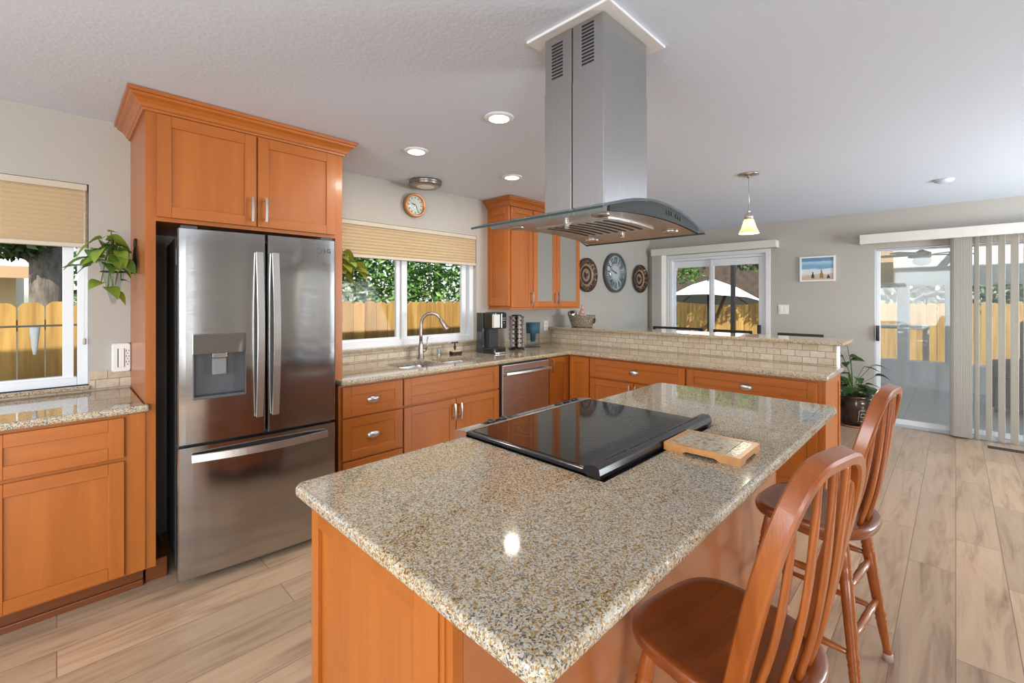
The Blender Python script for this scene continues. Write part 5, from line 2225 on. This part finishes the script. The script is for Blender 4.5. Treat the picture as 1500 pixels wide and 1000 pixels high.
# ------------------------------------------------------------------ leaves and plants
def leaf(b, base, direction, length, width, droop=0.3, mi=0, roll=0.0, heart=True, seg=6):
    d = Vector(direction).normalized()
    s = d.cross(Vector((0, 0, 1)))
    if s.length < 1e-3:
        s = Vector((1, 0, 0))
    s.normalize()
    u = s.cross(d).normalized()
    if roll:
        q = Matrix.Rotation(roll, 3, d)
        s, u = q @ s, q @ u
    base = Vector(base)
    rows = []
    for k in range(seg + 1):
        t_ = k / seg
        if heart:
            w = width * 0.5 * (max(0.0, math.sin(PI * min(1, t_ * 0.92 + 0.08))) ** 0.75) * (1.18 - 0.55 * t_)
        else:
            w = width * 0.5 * max(0.0, math.sin(PI * (0.04 + 0.96 * t_))) ** 0.8
        if k == seg:
            w = 0.0006
        c = base + d * (length * t_) - Vector((0, 0, 1)) * (droop * length * t_ * t_)
        rows.append((c + s * w + u * w * 0.25, c, c - s * w + u * w * 0.25))
    vv = [p for r_ in rows for p in r_]
    ff = []
    for k in range(seg):
        ff.append((k * 3, k * 3 + 1, k * 3 + 4, k * 3 + 3))
        ff.append((k * 3 + 1, k * 3 + 2, k * 3 + 5, k * 3 + 4))
    b.add(vv, ff, mi, True)


def wall_vase(label, x, sgn, y, z):
    """an iron bracket on the side panel holding a glass cone; sgn is the way it sticks out from the panel"""
    t = thing('wall_vase', label, 'wall vase', (x, y, z))
    b = MB()
    b.box(sgn * 0.0, sgn * 0.006, -0.006, 0.006, -0.02, 0.15, bev=0)
    for zz, rr in ((0.05, 0.016), (0.03, 0.013), (0.075, 0.014), (0.10, 0.010), (0.005, 0.012)):
        b.ball((sgn * 0.010, 0, zz), rr, 10, 6, 0, 0.6, 1, 1.2)
    b.lathe([(0.006, 0.10), (0.009, 0.14), (0.007, 0.165), (0.0001, 0.170)], (sgn * 0.006, 0, 0), 10)
    b.tube([(sgn * 0.006, 0, -0.015), (sgn * 0.03, 0, -0.022), (sgn * 0.045, 0, -0.018)], 0.004, 8, 0, (0, 1, 0))
    cx = sgn * 0.095
    b.tube([(cx + 0.051 * math.cos(2 * PI * k / 28), 0.051 * math.sin(2 * PI * k / 28), -0.016) for k in range(28)], 0.0035, 8, 0, (0, 0, 1), True)
    b.ball((cx * 0.62, -0.035, 0.055), 0.021, 14, 8, 0, 1.15, 1, 1)
    b.build('bracket', IRON, t)
    b = MB()
    b.lathe([(0.062, 0.045), (0.050, -0.01), (0.030, -0.10), (0.012, -0.175), (0.010, -0.185), (0.0001, -0.187)], (cx, 0, 0), 28, caps=False)
    b.lathe([(0.060, 0.045), (0.048, -0.01), (0.028, -0.10), (0.010, -0.172), (0.0001, -0.180)], (cx, 0, 0), 28, caps=False)
    b.build('glass_cone', GLASS, t)
    return t, cx


wall_vase('glass cone vase on an iron bracket on the panel facing the window beside the fridge', 0.305, -1, 3.16, 1.585)
rng = random.Random(5)


def pothos(label, cx, cy, cz, spots, seed, mats, wall=None):
    rg = random.Random(seed)
    t = thing('pothos_plant', label, 'plant', (cx, cy, cz))
    b = MB()
    lv = []
    for k, (dx, dy, dz, ang, ln) in enumerate(spots):
        tip = Vector((dx, dy, dz))
        if wall and (cx + dx - wall[0]) * wall[1] < 0.02 + ln * max(0.0, -math.cos(ang) * wall[1]):
            tip.x = wall[0] - cx + wall[1] * (0.02 + ln * max(0.0, -math.cos(ang) * wall[1]))
        mid = Vector((dx * 0.5, dy * 0.5, max(dz, 0) * 0.7 + 0.05))
        b.tube([Vector((rg.uniform(-0.015, 0.015), rg.uniform(-0.015, 0.015), -0.05)), Vector((dx * 0.15, dy * 0.15, 0.03)), mid, tip], 0.0022, 6, 0, (0.3, 0.2, 1))
        lv.append((tip, ang, ln))
    for k in range(6):
        a = rg.uniform(0, 6.28)
        b.tube([(0.02 * math.cos(a), 0.02 * math.sin(a), 0.0), (0.02 * math.cos(a + 1), 0.02 * math.sin(a + 1), -0.07), (0.006 * math.cos(a), 0.006 * math.sin(a), -0.14)], 0.002, 6, 0, (0.2, 1, 0))
    b.build('stems', STEM, t)
    for tip, ang, ln in lv:
        l = MB()
        leaf(l, tip, (math.cos(ang), math.sin(ang), rg.uniform(-0.25, 0.35)), ln, ln * 0.78, rg.uniform(0.25, 0.9), 0, rg.uniform(-0.5, 0.5))
        l.build('leaf', rg.choice(mats), t)
    return t


spots = []
for k in range(38):
    a = rng.uniform(0, 2 * PI)
    r_ = rng.uniform(0.02, 0.12)
    spots.append((r_ * math.cos(a) - 0.02, r_ * math.sin(a) - 0.03, rng.uniform(-0.01, 0.10) - r_ * 0.5, a + rng.uniform(-0.6, 0.6), rng.uniform(0.06, 0.10)))
spots += [(-0.03, -0.05, 0.15, -0.6, 0.05), (-0.02, -0.02, 0.11, 0.4, 0.11), (-0.06, 0.0, 0.11, 3.6, 0.11), (-0.06, -0.03, -0.14, -2.2, 0.085), (-0.03, -0.05, -0.17, -1.2, 0.09), (-0.01, -0.05, -0.19, -0.9, 0.075),
          (-0.10, 0.04, 0.0, 2.8, 0.11), (-0.12, 0.02, -0.05, 3.4, 0.10), (0.07, -0.04, -0.13, 0.3, 0.05)]
pothos('trailing pothos in the glass vase near the left window and fridge surround', 0.212, 3.16, 1.640, [(x * 0.85, y * 0.85, z * 0.9, a, l * 1.02) for x, y, z, a, l in spots], 3, [LEAFP, LEAFP, LEAFT], (0.305, -1))
wall_vase('glass cone vase on the fridge surround panel facing the sink window', 1.300, 1, 3.14, 1.62)
spots = []
for k in range(24):
    a = rng.uniform(-1.8, 1.4)
    r_ = rng.uniform(0.03, 0.15)
    spots.append((r_ * math.cos(a), r_ * math.sin(a), rng.uniform(0.0, 0.12) - r_ * 0.8, a + rng.uniform(-0.4, 0.4), rng.uniform(0.07, 0.11)))
spots += [(0.06, -0.04, -0.13, -0.5, 0.09), (0.04, -0.03, -0.11, 0.4, 0.07)]
pothos('yellow green pothos hanging beside the sink window', 1.395, 3.14, 1.70, spots, 8, [LEAFY, LEAFP, LEAFY], (1.300, 1))

t = thing('plant_pot', 'dark brown glazed pot with a line pattern on the floor beyond the bar', 'plant pot', (6.36, 0.83, 0.0))
b = MB()
b.lathe([(0.0001, 0.022), (0.11, 0.022), (0.118, 0.04), (0.155, 0.15), (0.168, 0.24), (0.166, 0.285), (0.155, 0.315), (0.165, 0.325), (0.175, 0.335), (0.172, 0.350), (0.155, 0.350), (0.148, 0.33), (0.145, 0.30), (0.0001, 0.30)], (0, 0, 0), 40)
b.build('pot', POTGLAZE, t)
b = MB()


def key(a0, z, s, seq):
    for (u0, w0), (u1, w1) in seq:
        za, zb = z + w0 * s, z + w1 * s
        pts = []
        for q in range(5):
            f = q / 4
            zz = za + (zb - za) * f
            rr = 0.118 + (zz - 0.04) * (0.168 - 0.118) / 0.2 + 0.006 * math.sin(PI * min(1, max(0, (zz - 0.04) / 0.2))) + 0.0015
            aa = a0 + (u0 + (u1 - u0) * f) * s / 0.16
            pts.append((rr * math.cos(aa), rr * math.sin(aa), zz))
        b.tube(pts, 0.0035, 6, 0, (0.1, 0.1, 1))


for a0 in (3.6, 4.15, 4.7, 5.25, 5.8):
    key(a0, 0.07, 0.05, [((0, 0), (0, 2.6)), ((0, 2.6), (1.2, 2.6)), ((0.4, 1.9), (1.2, 1.9)), ((0.4, 1.1), (0.4, 1.9)), ((0.4, 1.1), (1.3, 1.1)), ((1.3, 0.1), (1.3, 1.1)), ((0.5, 0.1), (1.3, 0.1))])
b.build('line_pattern', plain('pale_glaze', (0.42, 0.36, 0.29), 0.4), t)
b = MB()
b.lathe([(0.0001, 0.0), (0.14, 0.0), (0.155, 0.02), (0.150, 0.022), (0.135, 0.012), (0.0001, 0.012)], (0, 0, 0), 36)
b.build('saucer', TERRACOTTA, t)
b = MB()
b.lathe([(0.148, 0.304), (0.10, 0.312), (0.0001, 0.318)], (0, 0, 0), 24)
b.build('soil', SOIL, t)
t = thing('potted_plant', 'leafy dark green plant growing in the brown pot beyond the bar', 'plant', (6.36, 0.83, 0.315))
b = MB()
tips = []
rg = random.Random(12)
for k in range(34):
    a = rg.uniform(0, 2 * PI)
    r_ = rg.uniform(0.05, 0.19)
    h = rg.uniform(0.06, 0.26)
    tips.append((r_ * math.cos(a), r_ * math.sin(a), h, a, rg.uniform(0.10, 0.15)))
tips += [(-0.02, 0.12, 0.52, 2.0, 0.10), (-0.03, 0.09, 0.46, 1.2, 0.11), (0.02, 0.03, 0.46, 5.0, 0.12), (0.0, 0.02, 0.43, 4.4, 0.14), (-0.02, -0.17, 0.38, 4.7, 0.14), (-0.02, -0.10, 0.36, 4.9, 0.15),
         (-0.05, 0.13, 0.40, 2.4, 0.12), (0.0, -0.2, 0.27, 4.8, 0.14), (-0.05, 0.06, 0.40, 3.3, 0.12), (-0.02, 0.05, 0.58, 1.6, 0.05)]
tips = [(min(x, 0.06), y, z, a if x < 0.03 else PI / 2 * (1 if y > 0 else 3), ln) for x, y, z, a, ln in tips]
for x, y, z, a, ln in tips:
    b.tube([(x * 0.15, y * 0.15, 0.0), (x * 0.35, y * 0.35, z * 0.6), (x, y, z)], 0.0035, 6, 0, (0.3, 0.2, 1))
b.build('stems', STEM, t)
for x, y, z, a, ln in tips:
    l = MB()
    leaf(l, (x, y, z), (math.cos(a), math.sin(a), rg.uniform(-0.1, 0.4)), ln, ln * 0.7, rg.uniform(0.2, 0.7), 0, rg.uniform(-0.5, 0.5))
    l.build('leaf', rg.choice([LEAFDK, LEAFDK, LEAFD]), t)

# ------------------------------------------------------------------ dining set behind the bar
t = thing('dining_table', 'black dining table behind the raised bar', 'table', (5.09, 1.95, 0))
b = MB()
b.box(-0.33, 0.33, -0.95, 0.95, 0.72, 0.75, bev=0.004)
b.build('tabletop', BLACKM, t)
for sx in (-1, 1):
    for sy in (-1, 1):
        b = MB()
        b.box(sx * 0.29 - 0.03, sx * 0.29 + 0.03, sy * 0.88 - 0.03, sy * 0.88 + 0.03, 0, 0.72, bev=0.003)
        b.build('leg', BLACKM, t)


def dining_chair(label, x, y, rz, w=0.44, ztop=1.055):
    t = thing('dining_chair', label, 'chair', (x, y, 0), rz, 'black dining chairs behind the bar')
    h = w / 2
    b = MB()
    b.box(-h + 0.012, h - 0.012, -0.21, 0.20, 0.44, 0.475, bev=0.006)
    b.build('seat', BLACKM, t)
    for sx in (-1, 1):
        b = MB()
        b.box(sx * h - 0.016 * (1 + sx), sx * h + 0.016 * (1 - sx), -0.22, -0.186, 0.0, ztop - 0.012, bev=0.003)
        b.build('back_post', BLACKM, t)
        b = MB()
        b.box(sx * h - 0.016 * (1 + sx), sx * h + 0.016 * (1 - sx), 0.165, 0.20, 0.0, 0.44, bev=0.003)
        b.build('leg', BLACKM, t)
    b = MB()
    b.box(-h, h, -0.221, -0.185, ztop - 0.03, ztop, bev=0.003)
    b.box(-h + 0.033, h - 0.033, -0.214, -0.192, 0.86, 0.89, bev=0.002)
    b.box(-h + 0.033, h - 0.033, -0.214, -0.192, 0.68, 0.71, bev=0.002)
    b.build('back_rail', BLACKM, t)
    return t


dining_chair('black dining chair in front of the wall below the light switch', 5.66, 1.245, 90, 0.44, 1.045)
dining_chair('black dining chair in front of the handled pane of the patio door', 5.68, 1.97, 90, 0.45, 1.05)
dining_chair('wide black dining chair between the drawn blind stack and the patio door', 5.64, 2.66, 90, 0.68, 1.06)
# ------------------------------------------------------------------ outside
b = MB()
b.box(-14, 34, YL + T, 26, -0.45, -0.35)
b.box(XF + 4.2, 34, -14, YL + T, -0.45, -0.35)
b.box(XF + T, XF + 4.2, 1.45, YL + T, -0.45, -0.35)
struct('ground', b, GRASSM, 'bare garden ground behind the house', 'ground')


def fence(label, axis, fixed, a0, a1, z0, ztop, seed, pw=0.142, gap=0.006, rails=True):
    rg = random.Random(seed)
    t = thing('fence', label, 'fence', (0, 0, 0))
    b = MB()
    a = a0
    while a < a1:
        zt = ztop + rg.uniform(-0.008, 0.008)
        w = pw
        c = 0.035
        pr = [(a, z0), (a + w, z0), (a + w, zt - c), (a + w - c * 0.55, zt - c * 0.35), (a + w - c * 1.05, zt), (a + c * 1.05, zt), (a + c * 0.55, zt - c * 0.35), (a, zt - c)]
        off = rg.uniform(-0.002, 0.002)
        if axis == 'x':
            vv = [(p, fixed + off, z) for p, z in pr] + [(p, fixed + off + 0.018, z) for p, z in pr]
        else:
            vv = [(fixed + off, p, z) for p, z in pr] + [(fixed + off + 0.018, p, z) for p, z in pr]
        n = len(pr)
        b.add(vv, [tuple(range(n)), tuple(range(n, 2 * n))[::-1]] + [(k, (k + 1) % n, n + (k + 1) % n, n + k) for k in range(n)])
        a += pw + gap + rg.uniform(0, 0.003)
    b.build('pickets', FENCE, t)
    b = MB()
    for z in (z0 + 0.25, ztop - 0.22):
        if axis == 'x':
            b.box(a0, a1, fixed + 0.020, fixed + 0.058, z, z + 0.085)
        else:
            b.box(fixed + 0.020, fixed + 0.058, a0, a1, z, z + 0.085)
    b.build('rails', FENCE, t)
    return t


fence('cedar picket fence outside the sink window', 'x', 5.1, -2.6, 7.6, -0.35, 1.402, 2)
fence('cedar picket fence beyond the patio parasol', 'y', 15.5, 2.6, 13.0, -0.35, 1.34, 3)
fence('cedar picket fence seen through the sunroom windows', 'y', 12.2, -6.0, 2.4, -0.35, 1.36, 4)

# wire and white windsock-like shade in front of the left window
b = MB()
b.cyl((-1.6, 4.05, 1.255), (0.45, 4.05, 1.262), 0.006, seg=8)
tag(b.build('garden_wire', plain('grey_wire', (0.25, 0.25, 0.26), 0.5), None), 'grey wire strung level outside the window beside the fridge', 'wire')
b = MB()
b.lathe([(0.0001, -0.17), (0.008, -0.168), (0.014, -0.12), (0.022, -0.03), (0.024, 0.0), (0.0001, 0.0)], (0, 0, 0), 18)
tag(b.build('hanging_lantern', CANVAS, None, (-0.095, 4.05, 1.252)), 'white tapered lantern hanging from the wire outside the window beside the fridge', 'lantern')

# neighbour house
t = thing('neighbour_house', 'beige neighbour house with pale shingle roof beyond the fence near the left window', 'house', (0, 0, 0))
b = MB()
b.box(-9.0, -0.45, 10.5, 13.0, -0.35, 2.05)
b.build('house_wall', HOUSE, t)
b = MB()
vv = [(-9.5, 9.65, 1.80), (-0.25, 9.65, 1.80), (-0.25, 13.2, 2.75), (-9.5, 13.2, 2.75), (-9.5, 9.65, 1.90), (-0.25, 9.65, 1.90), (-0.25, 13.2, 2.87), (-9.5, 13.2, 2.87)]
b.add(vv, [(0, 1, 2, 3), (4, 7, 6, 5), (0, 4, 5, 1), (1, 5, 6, 2), (2, 6, 7, 3), (3, 7, 4, 0)])
b.build('roof', ROOFM, t)
b = MB()
b.box(-9.5, -0.25, 9.60, 9.66, 1.74, 1.91)
b.build('fascia', plain('brown_fascia', (0.42, 0.27, 0.15), 0.7), t)


def leaf_cloud(name, label, cat, blobs, n, size, mat, seed, trunk=None, bark=None):
    rg = random.Random(seed)
    t = thing(name, label, cat, (0, 0, 0))
    b = MB()
    for k in range(n):
        c, rad = blobs[rg.randrange(len(blobs))]
        while True:
            p = Vector((rg.uniform(-1, 1), rg.uniform(-1, 1), rg.uniform(-1, 1)))
            if 0.25 < p.length < 1:
                break
        p = Vector((c[0] + p.x * rad[0], c[1] + p.y * rad[1], c[2] + p.z * rad[2]))
        d = Vector((rg.uniform(-1, 1), rg.uniform(-1, 1), rg.uniform(-0.9, 0.5))).normalized()
        s = d.cross(Vector((rg.uniform(-1, 1), rg.uniform(-1, 1), rg.uniform(-1, 1))))
        if s.length < 0.05:
            continue
        s.normalize()
        L = size * rg.uniform(0.6, 1.25)
        w = L * 0.27
        u = s.cross(d) * (L * 0.08)
        b.add([p, p + d * L * 0.45 + s * w + u, p + d * L, p + d * L * 0.45 - s * w + u], [(0, 1, 2), (0, 2, 3)])
    me = bpy.data.meshes.new('foliage')
    me.from_pydata([tuple(v) for v in b.v], [], b.f)
    me.materials.append(mat)
    o = bpy.data.objects.new('foliage', me)
    COL.objects.link(o)
    o.parent = t
    if trunk:
        b = MB()
        for pts, r0, r1 in trunk:
            b.tube(pts, lambda s, r0=r0, r1=r1: r0 + (r1 - r0) * s, 12, 0, (0.2, 1, 0.1))
        b.build('trunk', bark or BARK, t)
    return t


leaf_cloud('tree', 'dense bright green tree behind the fence outside the sink window', 'tree',
           [((5.4, 7.2, 2.3), (1.5, 0.9, 1.5)), ((4.4, 7.4, 2.2), (1.1, 0.8, 1.3)), ((6.8, 7.4, 2.6), (1.4, 0.9, 1.7)), ((5.6, 8.0, 3.6), (2.2, 0.9, 1.2))], 15000, 0.115, LEAFT, 21,
           [([(5.5, 7.6, -0.4), (5.5, 7.6, 1.2), (5.6, 7.7, 3.2)], 0.12, 0.05)])
leaf_cloud('tree', 'dark green tree behind the left pane of the sink window', 'tree',
           [((3.2, 7.6, 2.4), (1.0, 0.8, 1.5)), ((2.5, 8.4, 3.2), (1.3, 0.8, 1.4)), ((3.9, 8.4, 3.2), (1.2, 0.8, 1.4))], 9000, 0.115, LEAFD, 22,
           [([(3.2, 8.0, -0.4), (3.2, 8.0, 1.5), (3.1, 8.1, 3.4)], 0.12, 0.05)])
leaf_cloud('shrub', 'silvery shrub above the fence at the near edge of the sink window', 'shrub',
           [((2.35, 6.6, 1.5), (0.55, 0.5, 0.75)), ((2.75, 6.7, 1.3), (0.5, 0.4, 0.5))], 1800, 0.09, LEAFG, 23,
           [([(2.4, 6.7, -0.4), (2.4, 6.7, 0.8), (2.45, 6.7, 1.5)], 0.05, 0.02)])
leaf_cloud('tree', 'dark leafed tree with a thick grey trunk outside the window beside the fridge', 'tree',
           [((-0.38, 7.25, 2.04), (0.38, 0.3, 0.15)), ((-0.25, 7.0, 2.12), (0.25, 0.25, 0.12)), ((0.42, 9.0, 1.8), (0.62, 0.4, 0.9)), ((0.1, 8.8, 4.2), (1.7, 0.9, 1.2)), ((0.5, 8.6, 2.9), (0.7, 0.5, 0.9)), ((-0.6, 7.4, 2.45), (0.45, 0.4, 0.25)), ((0.0, 6.8, 2.5), (0.5, 0.3, 0.3)), ((0.75, 8.2, 1.9), (0.5, 0.4, 0.9))], 5200, 0.11, LEAFD, 24,
           [([(-0.05, 7.2, -0.4), (-0.06, 7.2, 1.2), (-0.07, 7.25, 2.0), (-0.15, 7.4, 3.8)], 0.17, 0.14), ([(-0.08, 7.25, 1.75), (-0.3, 7.25, 2.0), (-0.7, 7.3, 2.3)], 0.06, 0.03)])
# beyond the patio door
leaf_cloud('tree', 'tree with reddish trunks behind the white parasol', 'tree',
           [((10.4, 5.55, 1.62), (0.35, 0.4, 0.28)), ((12.6, 6.6, 3.0), (1.0, 1.2, 1.0)), ((11.0, 5.6, 0.6), (0.5, 0.5, 0.55)), ((13.5, 5.9, 2.9), (0.8, 0.7, 1.0)), ((13.8, 4.9, 3.3), (0.7, 0.7, 0.5))], 5200, 0.14, LEAFT, 31,
           [([(12.4, 6.35, -0.4), (12.4, 6.3, 1.2), (12.3, 6.35, 2.4), (12.4, 6.5, 4.0)], 0.14, 0.10),
            ([(12.0, 5.5, -0.4), (12.3, 5.15, 0.4), (12.6, 4.65, 0.9), (12.8, 4.45, 1.6)], 0.075, 0.035),
            ([(12.4, 6.3, 1.0), (12.6, 5.9, 1.8), (12.8, 5.7, 3.0)], 0.10, 0.05)], BARKR)
leaf_cloud('tree', 'dark tree over the fence behind the patio post', 'tree',
           [((14.6, 4.4, 3.0), (0.8, 0.9, 0.7)), ((14.6, 3.2, 2.9), (0.7, 0.6, 0.6)), ((13.6, 3.25, 2.0), (0.4, 0.33, 0.3))], 3200, 0.14, LEAFD, 32,
           [([(14.9, 3.6, -0.4), (14.9, 3.6, 1.6), (14.7, 3.8, 3.0)], 0.09, 0.05)])
b = MB()
b.box(18.0, 19.0, 2.5, 13, -0.35, 5.5)
tag(b.build('shed', DARKWOODWALL, None), 'shaded brown timber building far behind the parasol and fence', 'building')
t = thing('patio_umbrella', 'white garden parasol outside the patio door', 'parasol', (12.0, 4.62, -0.35))
b = MB()
n = 8
Rr, zr, zt = 1.20, 1.80, 2.36
ring = [(Rr * math.cos(2 * PI * (k + 0.35) / n), Rr * math.sin(2 * PI * (k + 0.35) / n), zr) for k in range(n)]
mid = [(x * 0.5, y * 0.5, zr + (zt - zr) * 0.60) for x, y, z in ring]
vv = [(0, 0, zt)] + mid + ring + [(0, 0, zt - 0.01)] + [(x, y, z - 0.012) for x, y, z in mid] + [(x, y, z - 0.012) for x, y, z in ring]
ff, fu = [], []
o1 = 1 + 2 * n
for k in range(n):
    k2 = (k + 1) % n
    ff.append((0, 1 + k, 1 + k2))
    ff.append((1 + k, 1 + n + k, 1 + n + k2, 1 + k2))
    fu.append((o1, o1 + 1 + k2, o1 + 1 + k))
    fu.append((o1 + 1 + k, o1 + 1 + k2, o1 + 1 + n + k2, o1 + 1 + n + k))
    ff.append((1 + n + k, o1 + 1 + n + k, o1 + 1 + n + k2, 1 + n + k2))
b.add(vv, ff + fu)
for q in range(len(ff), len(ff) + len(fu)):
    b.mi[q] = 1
b.build('canopy', [CANVAS, CANVASSHADED], t, rot=(0, R(7), 0))
b = MB()
b.cyl((0, 0, 0), (0, 0, zt + 0.03), 0.022)
b.lathe([(0.0001, 0), (0.25, 0), (0.25, 0.06), (0.05, 0.09), (0.022, 0.10)], (0, 0, 0), 24)
b.build('pole', BLACKM, t)
for k in range(n):
    b = MB()
    b.cyl((0, 0, zt - 0.03), (ring[k][0] * 0.99, ring[k][1] * 0.99, zr - 0.008), 0.008, seg=6)
    b.build('rib', BLACKM, t, rot=(0, R(7), 0))
b = MB()
b.box(8.46, 8.53, 2.80, 2.865, -0.35, 2.75)
tag(b.build('patio_post', BLACKM, None), 'thin black patio post outside the patio door', 'post')

# ------------------------------------------------------------------ sunroom
SX0, SX1, SY0, SY1 = XF + T, 9.87, -3.2, 1.38
b = MB()
b.box(XF + T, SX1 + 0.12, SY0, SY1, -0.12, -0.004)
struct('floor_sunroom', b, FLOORTILE, 'grey tiled floor of the sunroom behind the glass door', 'floor')
b = MB()
b.box(XF + T, SX1 - 0.42, SY0 - 0.1, SY1 + 0.1, 2.44, 2.52)  # stops short of the far wall; gap added to let light in
for y_ in (-3.2, -2.2, -1.2, -0.2, 0.8, 1.4):
    b.box(SX1 - 0.42, SX1 + 0.2, y_ - 0.03, y_ + 0.03, 2.44, 2.52)
b.box(SX1 + 0.0, SX1 + 0.2, SY0, SY1, 2.44, 2.52)
struct('ceiling_sunroom', b, SUNWALL, 'pale ceiling of the sunroom', 'ceiling')
b = MB()
b.box(XF + T, SX1 + 0.12, SY1, SY1 + 0.1, -0.35, 2.44)
struct('wall_sunroom_left', b, SUNWALL, 'side wall of the sunroom nearest the patio', 'wall')
WIN = [(-2.9, -2.05), (-1.95, -1.05), (-0.93, 0.0), (0.115, 0.565), (0.672, 1.20)]
WIN = [(-2.9, -2.05), (-1.95, -1.10), (-0.98, -0.06), (0.10, 0.565), (0.675, 1.20)]
wall_y('wall_sunroom_far', SX1, SX1 + 0.12, SY0, SY1, -0.12, 2.44, [(a, c, 0.41, 1.68) for a, c in WIN], 'far wall of the sunroom with low windows', SUNWALL)
for k, (a, c) in enumerate(WIN):
    t = thing('window_%d' % (k + 3), ['first', 'second', 'third', 'fourth', 'fifth'][4 - k] + ' sunroom window counted from the patio side', 'window', kind='structure')
    b = MB()
    x0, x1 = SX1 + 0.03, SX1 + 0.08
    w = 0.022
    b.box(x0, x1, a, a + w, 0.41, 1.68)
    b.box(x0, x1, c - w, c, 0.41, 1.68)
    b.box(x0, x1, a + w, c - w, 0.41, 0.41 + w)
    b.box(x0, x1, a + w, c - w, 1.68 - w, 1.68)
    f_ = b.build('frame', WHITE, t)
    b = MB()
    b.box(x0 + 0.02, x0 + 0.025, a + w, c - w, 0.41 + w, 1.68 - w)
    b.build('pane', PANE, f_)

t = thing('ceiling_fan', 'white ceiling fan with light in the sunroom', 'ceiling fan', (8.3, 0.33, 2.44))
b = MB()
b.lathe([(0.0001, 0), (0.07, 0), (0.065, -0.03), (0.014, -0.05), (0.014, -0.33), (0.05, -0.35), (0.095, -0.37), (0.10, -0.43), (0.08, -0.45), (0.0001, -0.45)], (0, 0, 0), 28)
b.build('motor', plain('cream_motor', (0.66, 0.64, 0.52), 0.4), t)
b = MB()
b.lathe([(0.085, -0.45), (0.10, -0.48), (0.085, -0.52), (0.04, -0.545), (0.0001, -0.55)], (0, 0, 0), 24)
b.build('light_bowl', plain('lit_bowl', (0.8, 0.82, 0.85), 0.4, emit=(0.9, 0.95, 1.0), estr=0.5), t)
for k in range(5):
    a = 2 * PI * k / 5 + 0.1
    m = Matrix.Rotation(a, 4, 'Z') @ Matrix.Rotation(R(9), 4, 'X')
    b = MB()
    b.slab(rrect(0.12, 0.62, -0.06, 0.06, 0.04, 4), -0.408, -0.400, 0, 0, 1, m)
    b.build('blade', plain('fan_blade', (0.55, 0.54, 0.50), 0.5), t)
b = MB()
b.box(9.80, 9.83, 0.74, 0.93, 1.72, 2.32, bev=0.004)
tag(b.build('roller_shade', TANCLOTH, None), 'tan cloth shade high in the sunroom corner', 'shade')
t = thing('armchair', 'dark wicker armchair in the sunroom behind the open vanes', 'armchair', (8.5, -0.78, 0), 60)
b = MB()
b.slab(rrect(-0.36, 0.36, -0.36, 0.34, 0.10, 5), 0.06, 0.46, 0.03)
b.build('seat', DARKWICKER, t)
b = MB()
b.slab(rrect(-0.38, 0.38, -0.40, -0.26, 0.06, 5), 0.06, 1.15, 0.04)
b.build('backrest', DARKWICKER, t)
for sx in (-1, 1):
    b = MB()
    x0, x1 = sorted((sx * 0.38, sx * 0.27))
    b.slab(rrect(x0, x1, -0.30, 0.34, 0.05, 4), 0.06, 0.66, 0.03)
    b.build('armrest', DARKWICKER, t)
b = MB()
for sx in (-1, 1):
    for sy in (-1, 1):
        b.cyl((sx * 0.30, sy * 0.30, 0), (sx * 0.30, sy * 0.30, 0.07), 0.025)
b.build('feet', BLACKM, t)
t = thing('garden_table', 'small grey garden table outside the sunroom windows', 'table', (11.0, 0.75, -0.35))
b = MB()
b.box(-0.45, 0.45, -0.42, 0.42, 1.26, 1.30, bev=0.004)
b.build('tabletop', CONCRETE, t)
for sx in (-1, 1):
    for sy in (-1, 1):
        b = MB()
        b.box(sx * 0.40 - 0.03, sx * 0.40 + 0.03, sy * 0.37 - 0.03, sy * 0.37 + 0.03, 0, 1.26)
        b.build('leg', CONCRETE, t)
leaf_cloud('palm', 'pale palm and shrubs above the fence behind the sunroom', 'tree',
           [((14.0, 0.3, 2.2), (0.6, 2.0, 0.9)), ((14.0, -2.5, 2.2), (0.6, 2.0, 0.9))], 1800, 0.28, LEAFG, 41,
           [([(14.1, 0.4, -0.4), (14.1, 0.4, 1.4), (14.0, 0.5, 2.6)], 0.12, 0.08)])
leaf_cloud('shrub', 'green shrub above the fence behind the open vanes of the blind', 'shrub',
           [((13.0, -1.6, 1.6), (0.5, 1.2, 0.6))], 1200, 0.2, LEAFT, 42,
           [([(13.1, -1.6, -0.4), (13.1, -1.6, 0.8), (13.0, -1.5, 1.7)], 0.07, 0.04)])
